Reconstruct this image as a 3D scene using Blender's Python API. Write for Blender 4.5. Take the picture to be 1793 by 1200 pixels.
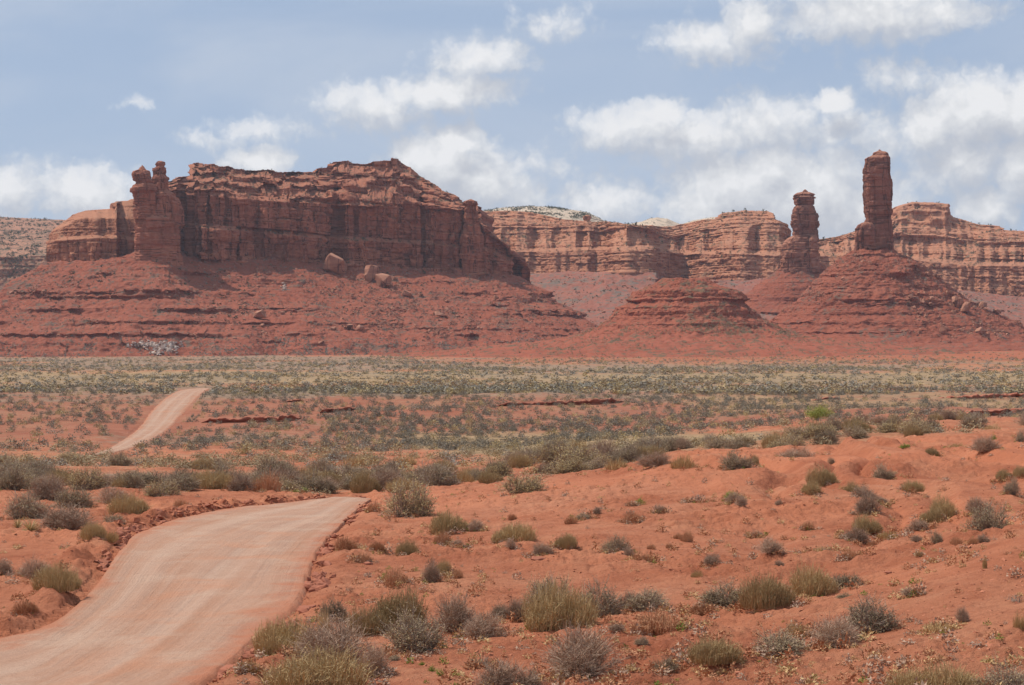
import bpy, math, random
import numpy as np

# ------------------------------------------------------------------ camera, world, sun, exposure
scene = bpy.context.scene
for o in list(bpy.data.objects):
    bpy.data.objects.remove(o)
COL = scene.collection
F = 3000.0            # focal length in photo pixels (photo 1793 x 1200), eye at the origin, horizon on row 600
CX, CY = 896.5, 600.0

cam_d = bpy.data.cameras.new("camera")
cam_d.sensor_width = 36.0
cam_d.lens = 36.0 * F / 1793.0
cam_d.clip_start = 0.2
cam_d.clip_end = 60000.0
cam = bpy.data.objects.new("camera", cam_d)
cam.rotation_euler = (math.radians(90), 0, 0)
COL.objects.link(cam)
scene.camera = cam

SUN_AZ, SUN_EL = math.radians(-70), math.radians(56)
SDIR = np.array([math.sin(SUN_AZ) * math.cos(SUN_EL), math.cos(SUN_AZ) * math.cos(SUN_EL), math.sin(SUN_EL)])
sun_d = bpy.data.lights.new("sun", 'SUN')
sun_d.energy = 4.2
sun_d.angle = math.radians(0.5)
sun_d.color = (1.0, 0.95, 0.88)
sun = bpy.data.objects.new("sun", sun_d)
sun.rotation_euler = (math.radians(90) - SUN_EL, 0, -SUN_AZ + math.pi)
COL.objects.link(sun)
# point the lamp: its -Z axis must look along -SDIR
from mathutils import Vector
sun.rotation_euler = Vector(tuple(-SDIR)).to_track_quat('-Z', 'Y').to_euler()

vs = scene.view_settings
vs.view_transform = 'Standard'
vs.look = 'None'
vs.exposure = -0.05
vs.gamma = 1.0
vs.use_curve_mapping = False

world = bpy.data.worlds.new("World")
scene.world = world
world.use_nodes = True
world.cycles.sampling_method = 'MANUAL'
world.cycles.sample_map_resolution = 256


class NT:
    """tiny helper round a node tree"""
    def __init__(self, tree):
        self.t = tree
        self.n = tree.nodes
        self.l = tree.links

    def node(self, kind, **kw):
        n = self.n.new(kind)
        for k, v in kw.items():
            setattr(n, k, v)
        return n

    def put(self, sock, v):
        if v is None:
            return
        if isinstance(v, bpy.types.NodeSocket):
            self.l.new(v, sock)
        else:
            sock.default_value = v

    def math(self, op, a, b=None, c=None, clamp=False):
        n = self.node('ShaderNodeMath', operation=op, use_clamp=clamp)
        for i, v in enumerate((a, b, c)):
            self.put(n.inputs[i], v)
        return n.outputs[0]

    def vmath(self, op, a, b=None, out=0):
        n = self.node('ShaderNodeVectorMath', operation=op)
        self.put(n.inputs[0], a)
        if b is not None:
            self.put(n.inputs[1], b)
        return n.outputs[out]

    def noise(self, vec, scale=1.0, detail=4.0, rough=0.55, dist=0.0, out=0):
        n = self.node('ShaderNodeTexNoise')
        self.put(n.inputs['Vector'], vec)
        n.inputs['Scale'].default_value = scale
        n.inputs['Detail'].default_value = detail
        n.inputs['Roughness'].default_value = rough
        n.inputs['Distortion'].default_value = dist
        return n.outputs[out]

    def ramp(self, fac, stops, interp='LINEAR'):
        n = self.node('ShaderNodeValToRGB')
        n.color_ramp.interpolation = interp
        e = n.color_ramp.elements
        while len(e) < len(stops):
            e.new(0.5)
        for el, (p, c) in zip(e, stops):
            el.position = p
            el.color = (c[0], c[1], c[2], 1) if not isinstance(c, (int, float)) else (c, c, c, 1)
        self.put(n.inputs[0], fac)
        return n.outputs[0]

    def mix(self, fac, a, b, blend='MIX'):
        n = self.node('ShaderNodeMix', data_type='RGBA', blend_type=blend)
        self.put(n.inputs[0], fac)
        for s, v in ((n.inputs[6], a), (n.inputs[7], b)):
            if not isinstance(v, bpy.types.NodeSocket):
                v = (v[0], v[1], v[2], 1)
            self.put(s, v)
        return n.outputs[2]

    def smooth(self, v, lo, hi):
        n = self.node('ShaderNodeMapRange', interpolation_type='SMOOTHSTEP')
        self.put(n.inputs[0], v)
        n.inputs[1].default_value = lo
        n.inputs[2].default_value = hi
        return n.outputs[0]

    def combine(self, x, y, z):
        n = self.node('ShaderNodeCombineXYZ')
        for i, v in enumerate((x, y, z)):
            self.put(n.inputs[i], v)
        return n.outputs[0]


# ---- the sky: Nishita air, cumulus banks placed by compass bearing and elevation (unit: 1/30 radian)
CLOUDS = [  # bearing, elevation, half width, half height, density   (all as 100ths of F)
    (1285, 335, 120, 75, 1.1), (1400, 345, 150, 85, 1.05), (1240, 365, 80, 50, 1.1), (1340, 300, 90, 50, 1.0), (1500, 380, 150, 70, .8),
    (1452, 190, 34, 24, 1.2), (1465, 235, 100, 50, .62), (1540, 260, 90, 50, .5),
    (1690, 215, 110, 62, 1.15), (1612, 235, 60, 48, 1.0), (1670, 290, 100, 70, .8), (1765, 215, 80, 55, 1.1), (1850, 260, 120, 90, 1.0),
    (1785, 305, 62, 70, 1.1), (1705, 368, 60, 42, .9),
    (1110, 225, 115, 40, .85), (1215, 240, 170, 52, .85), (1340, 225, 130, 52, .7), (1150, 203, 45, 34, .95), (1260, 275, 90, 40, .6),
    (775, 285, 95, 62, 1.05), (840, 325, 90, 55, .95), (725, 268, 40, 32, .9), (800, 250, 56, 34, 1.1), (900, 350, 80, 40, .6),
    (450, 287, 64, 24, 1.05), (165, 348, 92, 48, .95), (35, 345, 70, 50, .8), (95, 330, 60, 50, .45),
    (775, 163, 120, 34, .95), (655, 188, 100, 36, .8), (840, 110, 95, 40, .72), (690, 205, 110, 30, .5),
    (460, 235, 100, 26, .5), (380, 250, 80, 22, .38), (240, 190, 36, 16, .42),
    (1240, 80, 95, 38, .72), (1312, 52, 50, 50, .85), (1300, 95, 70, 40, .5), (1520, 42, 180, 50, .92), (1630, 48, 90, 34, .8), (1480, 0, 200, 40, .6),
    (1560, 150, 80, 40, .48), (965, 48, 85, 36, .42), (1060, 352, 95, 42, .75), (955, 290, 50, 40, .42), (-5, 255, 22, 24, .7),
    (1640, 0, 160, 20, .5),
    (-300, 300, 220, 90, 1.0), (2150, 200, 260, 110, 1.0), (2600, 330, 300, 80, .9), (-800, 200, 260, 90, .9), (300, -300, 320, 90, .8), (1500, -420, 380, 110, .8),
]


def build_world():
    g = bpy.data.node_groups.new("cloud_field", 'ShaderNodeTree')
    g.interface.new_socket("Vector", in_out='INPUT', socket_type='NodeSocketVector')
    g.interface.new_socket("Field", in_out='OUTPUT', socket_type='NodeSocketFloat')
    b = NT(g)
    gi = b.node('NodeGroupInput')
    go = b.node('NodeGroupOutput')
    p = gi.outputs[0]
    w1 = b.noise(p, 0.85, 3, 0.5, 0, out=1)
    w1 = b.vmath('MULTIPLY', b.vmath('SUBTRACT', w1, (.5, .5, .5)), (.60, .38, 0))
    w2 = b.noise(p, 3.2, 4, 0.62, 0, out=1)
    w2 = b.vmath('MULTIPLY', b.vmath('SUBTRACT', w2, (.5, .5, .5)), (.34, .30, 0))
    q = b.vmath('ADD', b.vmath('ADD', p, w1), w2)
    cur = None
    for (cx, cy, rx, ry, s) in CLOUDS:
        c = ((cx - CX) / 100.0, (CY - cy) / 100.0, 0)
        d = b.vmath('MULTIPLY', b.vmath('SUBTRACT', q, c), (100.0 / rx, 100.0 / ry, 0))
        ln = b.vmath('LENGTH', d, out=1)
        f = b.math('MULTIPLY', b.math('SUBTRACT', 1.46, ln), s)
        cur = f if cur is None else b.math('SMOOTH_MAX', cur, f, .18)
    fine = b.noise(p, 2.1, 6, 0.58)
    vor = b.node('ShaderNodeTexVoronoi', voronoi_dimensions='2D', feature='SMOOTH_F1')
    b.put(vor.inputs['Vector'], q)
    vor.inputs['Scale'].default_value = 3.0
    vor.inputs['Detail'].default_value = 2.0
    vor.inputs['Roughness'].default_value = .55
    vor.inputs['Smoothness'].default_value = .35
    cur = b.math('ADD', cur, b.math('MULTIPLY', b.math('SUBTRACT', fine, .5), .62))
    cur = b.math('ADD', cur, b.math('MULTIPLY', b.math('SUBTRACT', .42, vor.outputs['Distance']), .34))
    b.l.new(cur, go.inputs[0])

    w = NT(world.node_tree)
    w.n.clear()
    out = w.node('ShaderNodeOutputWorld')
    bg = w.node('ShaderNodeBackground')
    w.l.new(bg.outputs[0], out.inputs[0])
    sky = w.node('ShaderNodeTexSky')
    sky.sky_type = 'NISHITA'
    sky.sun_disc = False
    sky.sun_elevation = SUN_EL
    sky.sun_rotation = SUN_AZ % (2 * math.pi)
    sky.altitude = 1500
    sky.air_density = 1.0
    sky.dust_density = 1.2
    sky.ozone_density = 2.0
    SK = 0.075
    bg.inputs[1].default_value = SK
    tc = w.node('ShaderNodeTexCoord')
    sep = w.node('ShaderNodeSeparateXYZ')
    w.l.new(tc.outputs['Generated'], sep.inputs[0])
    az = w.math('MULTIPLY', w.math('ARCTAN2', sep.outputs[0], sep.outputs[1]), F / 100.0)
    el = w.math('MULTIPLY', w.math('ARCSINE', sep.outputs[2]), F / 100.0)
    p = w.combine(az, el, 0.0)

    def field(v):
        n = w.node('ShaderNodeGroup')
        n.node_tree = g
        w.put(n.inputs[0], v)
        return n.outputs[0]
    f0 = field(p)
    f1 = field(w.vmath('ADD', p, (-.16, .46, 0)))
    alpha = w.smooth(f0, -.04, 0.50)
    lit = w.math('ADD', .60, w.math('MULTIPLY', w.math('SUBTRACT', f0, f1), .55), clamp=True)
    thick = w.smooth(f0, .1, 1.0)
    CB = 1.0 / SK
    col = w.ramp(lit, [(0.0, (.50 * CB, .53 * CB, .60 * CB)), (.45, (.60 * CB, .62 * CB, .67 * CB)), (.8, (.80 * CB, .81 * CB, .83 * CB)), (1.0, (.92 * CB, .92 * CB, .93 * CB))])
    # thin high veil
    veil = w.noise(w.vmath('MULTIPLY', p, (.10, .42, 1)), 1.0, 5, .55, .6)
    veil = w.math('MULTIPLY', w.smooth(veil, .38, .72), .62)
    hz = w.math('ADD', veil, w.math('MULTIPLY', w.smooth(el, 6.0, -1.0), .25), clamp=True)
    base = w.mix(.80, sky.outputs[0], (.44 * CB, .555 * CB, .745 * CB))
    base = w.mix(hz, base, (.60 * CB, .66 * CB, .76 * CB))
    a = w.math('MULTIPLY', alpha, w.math('ADD', .55, w.math('MULTIPLY', thick, .42)))
    res = w.mix(a, base, col)
    w.l.new(res, bg.inputs[0])


build_world()

# ------------------------------------------------------------------ small maths
rng = np.random.default_rng(7)
random.seed(7)
_perm = np.random.default_rng(1234).permutation(256)
_perm = np.concatenate([_perm, _perm, _perm]).astype(np.int64)
_gr = np.random.default_rng(99).normal(size=(256, 3))
_gr /= np.linalg.norm(_gr, axis=1)[:, None]


def noise3(x, y, z):
    """gradient noise, about -1 .. 1"""
    x, y, z = np.broadcast_arrays(np.asarray(x, float), np.asarray(y, float), np.asarray(z, float))
    xi, yi, zi = np.floor(x), np.floor(y), np.floor(z)
    fx, fy, fz = x - xi, y - yi, z - zi
    xi = xi.astype(np.int64) & 255
    yi = yi.astype(np.int64) & 255
    zi = zi.astype(np.int64) & 255
    u, v, w = [t * t * t * (t * (t * 6 - 15) + 10) for t in (fx, fy, fz)]
    res = 0
    for dx in (0, 1):
        for dy in (0, 1):
            for dz in (0, 1):
                h = _perm[_perm[_perm[xi + dx] + yi + dy] + zi + dz]
                g = _gr[h]
                d = g[..., 0] * (fx - dx) + g[..., 1] * (fy - dy) + g[..., 2] * (fz - dz)
                wt = (u if dx else 1 - u) * (v if dy else 1 - v) * (w if dz else 1 - w)
                res = res + wt * d
    return res * 1.5


def fbm(x, y, z=0.0, oct=4, gain=0.5, lac=2.03):
    a, s, r = 1.0, 1.0, 0.0
    for i in range(oct):
        r = r + a * noise3(np.asarray(x) * s + 13.7 * i, np.asarray(y) * s - 7.1 * i, np.asarray(z) * s + 3.3 * i)
        a *= gain
        s *= lac
    return r


def sstep(a, b, x):
    t = np.clip((x - a) / (b - a), 0, 1)
    return t * t * (3 - 2 * t)


def W(px, py, d):
    """world point seen at photo pixel px, py when it stands d metres ahead"""
    return np.array([(px - CX) / F * d, d, (CY - py) / F * d])


# ------------------------------------------------------------------ object helpers
def mesh_obj(name, verts, faces, mat, parent=None, smooth=True, mats=None, matidx=None):
    me = bpy.data.meshes.new(name)
    verts = np.asarray(verts, dtype=np.float32)
    if isinstance(faces, np.ndarray):
        n, k = faces.shape
        me.vertices.add(len(verts))
        me.vertices.foreach_set('co', verts.ravel())
        me.loops.add(n * k)
        me.loops.foreach_set('vertex_index', faces.astype(np.int32).ravel())
        me.polygons.add(n)
        me.polygons.foreach_set('loop_start', np.arange(0, n * k, k, dtype=np.int32))
        me.polygons.foreach_set('loop_total', np.full(n, k, dtype=np.int32))
        me.update(calc_edges=True)
    else:
        me.from_pydata([tuple(v) for v in verts], [], faces)
    if mat is not None:
        me.materials.append(mat)
    me.polygons.foreach_set('use_smooth', np.full(len(me.polygons), smooth))
    me.update()
    o = bpy.data.objects.new(name, me)
    COL.objects.link(o)
    if parent is not None:
        o.parent = parent
    return o


def attr(o, name, vals):
    a = o.data.attributes.new(name, 'FLOAT', 'POINT')
    a.data.foreach_set('value', np.asarray(vals, dtype=np.float32).ravel())


def tag(o, label=None, cat=None, group=None, kind=None):
    if label:
        o['label'] = label
    if cat:
        o['category'] = cat
    if group:
        o['group'] = group
    if kind:
        o['kind'] = kind
    return o


def empty(name, loc=(0, 0, 0), rz=0.0):
    o = bpy.data.objects.new(name, None)
    o.location = loc
    o.rotation_euler = (0, 0, rz)
    o.empty_display_size = 0.3
    COL.objects.link(o)
    return o


def grid_faces(nu, nv, closed=False):
    """vertex index = v * nu + u"""
    uu = np.arange(nu if closed else nu - 1)
    vv = np.arange(nv - 1)
    U, V = np.meshgrid(uu, vv)
    U2 = (U + 1) % nu
    return np.stack([V * nu + U, V * nu + U2, (V + 1) * nu + U2, (V + 1) * nu + U], -1).reshape(-1, 4)


# ------------------------------------------------------------------ materials
def new_mat(name, rough=0.9, spec=0.15):
    m = bpy.data.materials.new(name)
    m.use_nodes = True
    t = NT(m.node_tree)
    bs = t.n['Principled BSDF']
    bs.inputs['Roughness'].default_value = rough
    bs.inputs['Specular IOR Level'].default_value = spec
    return m, t, bs


def add_bump(t, bs, h, strength, dist):
    b = t.node('ShaderNodeBump')
    b.inputs['Strength'].default_value = strength
    b.inputs['Distance'].default_value = dist
    t.put(b.inputs['Height'], h)
    t.l.new(b.outputs[0], bs.inputs['Normal'])


def rock_mat(name, c_dark, c_mid, c_light, c_flat, band=0.10, varnish=0.5, veg=0.0, vegcol=(.075, .08, .05), bump=1.2):
    """layered sandstone: strata bands, desert varnish streaks on the steep faces, dust and scrub on the ledges"""
    m, t, bs = new_mat(name, .95, .08)
    geo = t.node('ShaderNodeNewGeometry')
    pos = geo.outputs['Position']
    warp = t.noise(pos, .012, 3, .5)
    zz = t.vmath('ADD', t.vmath('MULTIPLY', pos, (.004, .004, band)), t.combine(0, 0, t.math('MULTIPLY', warp, 1.2)))
    strata = t.noise(zz, 1.0, 6, .68)
    col = t.ramp(strata, [(.28, c_dark), (.46, c_mid), (.60, c_light), (.74, c_mid)])
    blot = t.noise(pos, .05, 6, .62)
    col = t.mix(t.smooth(blot, .42, .72), col, c_dark)
    grain = t.noise(pos, .6, 5, .65)
    col = t.mix(t.math('MULTIPLY', t.smooth(grain, .35, .7), .35), col, c_light)
    streak = t.noise(t.vmath('MULTIPLY', pos, (.13, .13, .011)), 1.0, 5, .62)
    nz = t.node('ShaderNodeSeparateXYZ')
    t.l.new(geo.outputs['Normal'], nz.inputs[0])
    steep = t.smooth(nz.outputs[2], .55, .15)
    k = t.math('MULTIPLY', t.math('MULTIPLY', t.smooth(streak, .46, .62), steep), varnish)
    col = t.mix(k, col, tuple(.42 * v for v in c_dark))
    fresh = t.noise(t.vmath('MULTIPLY', pos, (.045, .045, .03)), 1.0, 6, .65)
    col = t.mix(t.math('MULTIPLY', t.math('MULTIPLY', t.smooth(fresh, .54, .66), steep), varnish), col, c_light)
    ck = t.math('ABSOLUTE', t.math('SUBTRACT', t.noise(t.vmath('MULTIPLY', pos, (.055, .055, .006)), 1.0, 3, .55), .5))
    bk = t.math('ABSOLUTE', t.math('SUBTRACT', t.noise(t.vmath('MULTIPLY', pos, (.006, .006, band * 1.6)), 1.0, 3, .6), .5))
    ckm = t.math('MAXIMUM', t.smooth(ck, .012, .004), t.math('MULTIPLY', t.smooth(bk, .016, .005), .8))
    col = t.mix(t.math('MULTIPLY', t.math('MULTIPLY', ckm, steep), .8), col, tuple(.30 * v for v in c_dark))
    flat = t.smooth(nz.outputs[2], .45, .85)
    col = t.mix(t.math('MULTIPLY', flat, .7), col, c_flat)
    if veg > 0:
        vn = t.noise(pos, .16, 5, .7)
        vn2 = t.noise(pos, .03, 3, .6)
        kk = t.math('MULTIPLY', t.smooth(t.math('ADD', vn, t.math('MULTIPLY', vn2, .5)), .82 - .12 * veg, .98 - .12 * veg), t.smooth(nz.outputs[2], .3, .7))
        col = t.mix(t.math('MULTIPLY', kk, .8), col, vegcol)
    t.l.new(col, bs.inputs['Base Color'])
    h = t.math('ADD', t.noise(pos, .35, 8, .68), t.math('MULTIPLY', strata, 1.2))
    add_bump(t, bs, h, .9, bump)
    return m


M = {}
M['mesa'] = rock_mat('mesa_sandstone', (.24, .082, .050), (.355, .124, .074), (.45, .175, .102), (.40, .16, .094), .07, .46, .5)
M['shoulder'] = rock_mat('shoulder_sandstone', (.27, .098, .055), (.38, .148, .082), (.45, .195, .11), (.46, .21, .122), .06, .55, .2)
M['slick'] = rock_mat('pale_slickrock', (.29, .10, .053), (.43, .172, .092), (.50, .23, .135), (.48, .215, .125), .13, .25, .5)
M['whitecap'] = rock_mat('white_caprock', (.40, .24, .16), (.52, .37, .26), (.62, .50, .38), (.60, .46, .33), .09, .2, .5)
M['spire'] = rock_mat('spire_sandstone', (.20, .075, .05), (.29, .115, .072), (.37, .16, .10), (.44, .20, .125), .06, .55, 0)
M['talus'] = rock_mat('talus_shale', (.19, .052, .031), (.30, .088, .050), (.385, .14, .085), (.325, .098, .057), .26, .1, .45, (.14, .115, .085), 1.6)
M['backtalus'] = rock_mat('distant_talus_shale', (.21, .07, .046), (.30, .105, .07), (.37, .155, .105), (.32, .12, .082), .14, .1, .8, (.16, .14, .11), 1.0)
M['knoll'] = rock_mat('red_shale', (.21, .058, .033), (.31, .09, .050), (.37, .12, .07), (.33, .10, .058), .2, .1, .7, (.11, .10, .06), .6)
M['hill'] = rock_mat('far_hill_rock', (.26, .10, .06), (.40, .17, .10), (.46, .23, .14), (.44, .21, .13), .10, .2, 1.0, (.07, .08, .05), 1.0)
M['boulder'] = rock_mat('boulder_sandstone', (.26, .105, .065), (.37, .16, .10), (.45, .22, .14), (.44, .21, .135), .3, .2, 0, bump=.3)
M['ledge'] = rock_mat('ledge_sandstone', (.25, .075, .045), (.35, .115, .07), (.42, .16, .10), (.40, .15, .09), 1.2, .2, 0, bump=.2)
M['gravel'] = rock_mat('loose_gravel', (.29, .092, .05), (.39, .14, .076), (.48, .20, .118), (.45, .165, .09), 1.5, 0, 0, bump=.03)
M['rubble'] = rock_mat('rubble_stone', (.22, .07, .042), (.32, .115, .07), (.41, .165, .105), (.40, .15, .09), 1.5, 0, 0, bump=.03)

# ------------------------------------------------------------------ terrain height
def _ctrl():
    C = {
        0: [(1200, 27), (1120, 33), (1050, 39), (1000, 44), (950, 52), (900, 66), (870, 80), (850, 95), (830, 115), (800, 165), (790, 190), (780, 215), (762, 245), (742, 270), (720, 297), (690, 347), (680, 385)],
        300: [(1200, 26), (1110, 32.5), (1050, 38), (1000, 43), (950, 51), (900, 64), (875, 75), (855, 92), (832, 115), (802, 165), (791, 190), (780, 215), (762, 245), (742, 270), (718, 297), (690, 347), (680, 385)],
        600: [(1200, 25), (1100, 32), (1050, 36.6), (1000, 42), (950, 50), (900, 62), (880, 70), (871, 76), ('z', 91, -8.6), (850, 106), (830, 127), (802, 172), (781, 212), (762, 243), (742, 266), (720, 292), (700, 322), (686, 362), (680, 388)],
        900: [(1200, 24), (1100, 31), (1050, 35.6), (1000, 41), (950, 48), (900, 58), (860, 68), (841, 75), ('z', 91, -7.9), (834, 106), (811, 142), (791, 180), (771, 220), (742, 266), (720, 292), (700, 322), (686, 362), (680, 388)],
        1200: [(1200, 23), (1100, 29.5), (1050, 34), (1000, 39), (950, 46), (900, 53), (850, 62), (800, 74), (791, 79), ('z', 95, -6.9), (782, 125), (771, 160), (760, 200), (742, 254), (720, 288), (701, 322), (686, 362), (680, 388)],
        1500: [(1200, 21), (1100, 27), (1050, 31), (1028, 33.5), (1000, 37.5), (950, 44), (930, 47), (900, 51), (850, 59), (800, 69), (771, 79), ('z', 95, -5.9), (757, 112), (747, 142), (737, 190), (727, 238), (714, 290), (700, 328), (686, 366), (680, 390)],
        1793: [(1200, 19), (1100, 23.5), (1000, 30), (950, 34.5), (935, 38), (920, 42), (900, 45.5), (850, 55), (800, 65), (771, 74), (756, 82), ('z', 100, -5.5), (746, 132), (735, 180), (720, 258), (705, 310), (690, 352), (680, 390)],
    }
    C[-450] = [(r + 4 if not isinstance(r, str) else r, *rest) for r, *rest in C[0]]
    C[2250] = [((r, rest[0], rest[1] + .5) if r == 'z' else (r - 8 if r > 700 else r, rest[0])) for r, *rest in C[1793]]
    pts = []
    for px, lst in C.items():
        for it in lst:
            if it[0] == 'z':
                pts.append(((px - CX) / F, it[1], it[2]))
            else:
                pts.append(((px - CX) / F, it[1], -(it[0] - CY) / F * it[1]))
        t = (px - CX) / F
        k = px / 1793.0
        pts += [(t, 1.0, -1.66), (t, 4, -1.9), (t, 9, -2.65 + .15 * k), (t, 15, -3.75 + .45 * k)]
        pts += [(t, 520, -10.1), (t, 800, -10.3 + 1.0 * k), (t, 1200, -10.4 + 4.0 * k), (t, 1800, -9 + 4 * k), (t, 4000, -8), (t, 12000, -10), (t, 40000, -10)]
    return np.array(pts)


_cp = _ctrl()
_cu, _cv = np.arctan(_cp[:, 0]) * 5.5, np.log(_cp[:, 1])


def _tps(r2):
    return .5 * r2 * np.log(r2 + 1e-12)


def _solve():
    n = len(_cp)
    r2 = (_cu[:, None] - _cu[None]) ** 2 + (_cv[:, None] - _cv[None]) ** 2
    A = np.zeros((n + 3, n + 3))
    A[:n, :n] = _tps(r2) + np.eye(n) * 2e-4
    A[:n, n] = A[n, :n] = 1
    A[:n, n + 1] = A[n + 1, :n] = _cu
    A[:n, n + 2] = A[n + 2, :n] = _cv
    b = np.zeros(n + 3)
    b[:n] = _cp[:, 2]
    return np.linalg.solve(A, b)


_cw = _solve()
_TH = np.arctan((2250 - CX) / F), np.arctan((-450 - CX) / F)


def _zdirect(u, v):
    out = np.empty(len(u))
    n = len(_cp)
    for i in range(0, len(u), 40000):
        s = slice(i, i + 40000)
        r2 = (u[s, None] - _cu[None]) ** 2 + (v[s, None] - _cv[None]) ** 2
        out[s] = _tps(r2) @ _cw[:n] + _cw[n] + _cw[n + 1] * u[s] + _cw[n + 2] * v[s]
    return out


_GU = np.linspace(_TH[1] * 5.5, _TH[0] * 5.5, 300)
_GV = np.linspace(math.log(.8), math.log(40000), 1300)
_GZ = _zdirect(np.repeat(_GU, 1300), np.tile(_GV, 300)).reshape(300, 1300)


def zbase(x, y):
    x = np.asarray(x, float)
    y = np.asarray(y, float)
    sh = np.broadcast(x, y).shape
    x, y = np.broadcast_to(x, sh).ravel(), np.broadcast_to(y, sh).ravel()
    th = np.clip(np.arctan2(x, y), _TH[1], _TH[0])
    # control distances are depths along y; outside the front wedge fall back to the radius
    r = np.hypot(x, y)
    dd = np.where(np.abs(np.arctan2(x, y)) < .6, y, r)
    u, v = th * 5.5, np.log(np.clip(dd, .8, 40000))
    fu = np.clip((u - _GU[0]) / (_GU[1] - _GU[0]), 0, 298.999)
    fv = np.clip((v - _GV[0]) / (_GV[1] - _GV[0]), 0, 1298.999)
    i, j = fu.astype(int), fv.astype(int)
    a, b = fu - i, fv - j
    out = (_GZ[i, j] * (1 - a) + _GZ[i + 1, j] * a) * (1 - b) + (_GZ[i, j + 1] * (1 - a) + _GZ[i + 1, j + 1] * a) * b
    return out.reshape(sh)


def raycast(px, py, zf=zbase, d0=6.0, d1=1500.0, n=900):
    """depths at which the sight lines through photo pixels meet the ground"""
    px, py = np.atleast_1d(np.asarray(px, float)), np.atleast_1d(np.asarray(py, float))
    ds = np.exp(np.linspace(math.log(d0), math.log(d1), n))
    X = (px[:, None] - CX) / F * ds
    Z = (CY - py[:, None]) / F * ds
    G = zf(X, np.broadcast_to(ds, X.shape))
    below = Z <= G
    i = np.argmax(below, 1)
    i = np.where(below.any(1), np.maximum(i, 1), n - 1)
    k = np.arange(len(px))
    a, b = (Z - G)[k, i - 1], (Z - G)[k, i]
    t = np.clip(a / (a - b + 1e-9), 0, 1)
    return ds[i - 1] * (1 - t) + ds[i] * t


# ---- the dirt road: its two edges, near stretch and the far stretch climbing the bank
def edge_world(pts):
    pts = np.array(pts, float)
    d = raycast(pts[:, 0], pts[:, 1])
    return np.stack([(pts[:, 0] - CX) / F * d, d], 1)


def resample(p, n):
    s = np.concatenate([[0], np.cumsum(np.linalg.norm(np.diff(p, axis=0), axis=1))])
    t = np.linspace(0, s[-1], n)
    q = np.stack([np.interp(t, s, p[:, k]) for k in range(2)], 1)
    for _ in range(max(1, n // 25)):
        q[1:-1] = .25 * q[:-2] + .5 * q[1:-1] + .25 * q[2:]
    return q


NEAR_L = edge_world([(-500, 1160), (-250, 1135), (0, 1116), (90, 1092), (140, 1052), (175, 1012), (200, 972), (232, 935), (300, 910), (400, 890), (520, 879), (640, 871)])
NEAR_R = edge_world([(-500, 1420), (60, 1300), (330, 1215), (415, 1160), (470, 1105), (532, 1060), (545, 1010), (556, 975), (575, 945), (605, 915), (628, 893), (650, 876)])
# over the crest and on through the dip behind the knoll
FAR_L = edge_world([(160, 796), (212, 771), (243, 748), (262, 722), (288, 697), (312, 684), (330, 681), (348, 680), (362, 679.6)])
FAR_R = edge_world([(178, 797.5), (236, 783), (268, 769), (300, 748), (322, 724), (342, 703), (366, 681.5)])
ROADS = []
for L, R, n in ((NEAR_L, NEAR_R, 260), (FAR_L, FAR_R, 200)):
    ROADS.append((resample(L, n), resample(R, n)))


def road_dist(x, y, want_side=False):
    """metres outside the road edge (negative on the road)"""
    sh = np.shape(x)
    x, y = np.ravel(x), np.ravel(y)
    best = np.full(len(x), 99.0)
    side = np.zeros(len(x))
    for L, R in ROADS:
        c, hw = (L + R) / 2, np.linalg.norm(L - R, axis=1) / 2
        lo, hi = np.minimum(L, R).min(0) - 12, np.maximum(L, R).max(0) + 12
        idx = np.nonzero((x > lo[0]) & (x < hi[0]) & (y > lo[1]) & (y < hi[1]))[0]
        for i in range(0, len(idx), 40000):
            k = idx[i:i + 40000]
            # distance to the cross line L-R of every station
            ax, ay = L[None, :, 0], L[None, :, 1]
            bx, by = (R - L)[None, :, 0], (R - L)[None, :, 1]
            t = np.clip(((x[k, None] - ax) * bx + (y[k, None] - ay) * by) / (bx * bx + by * by), 0, 1)
            dd = np.hypot(x[k, None] - ax - t * bx, y[k, None] - ay - t * by)
            j = dd.argmin(1)
            kk = np.arange(len(k))
            tt, d = t[kk, j], dd[kk, j]
            ins = np.minimum(tt, 1 - tt) * 2 * hw[j]
            step = np.linalg.norm(np.diff(c, axis=0), axis=1).max()
            val = np.where((d < step) & (ins > 0), -ins, d)
            side[k] = np.where(val < best[k], tt, side[k])
            best[k] = np.minimum(best[k], val)
    if want_side:
        return best.reshape(sh), side.reshape(sh)
    return best.reshape(sh)


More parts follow.
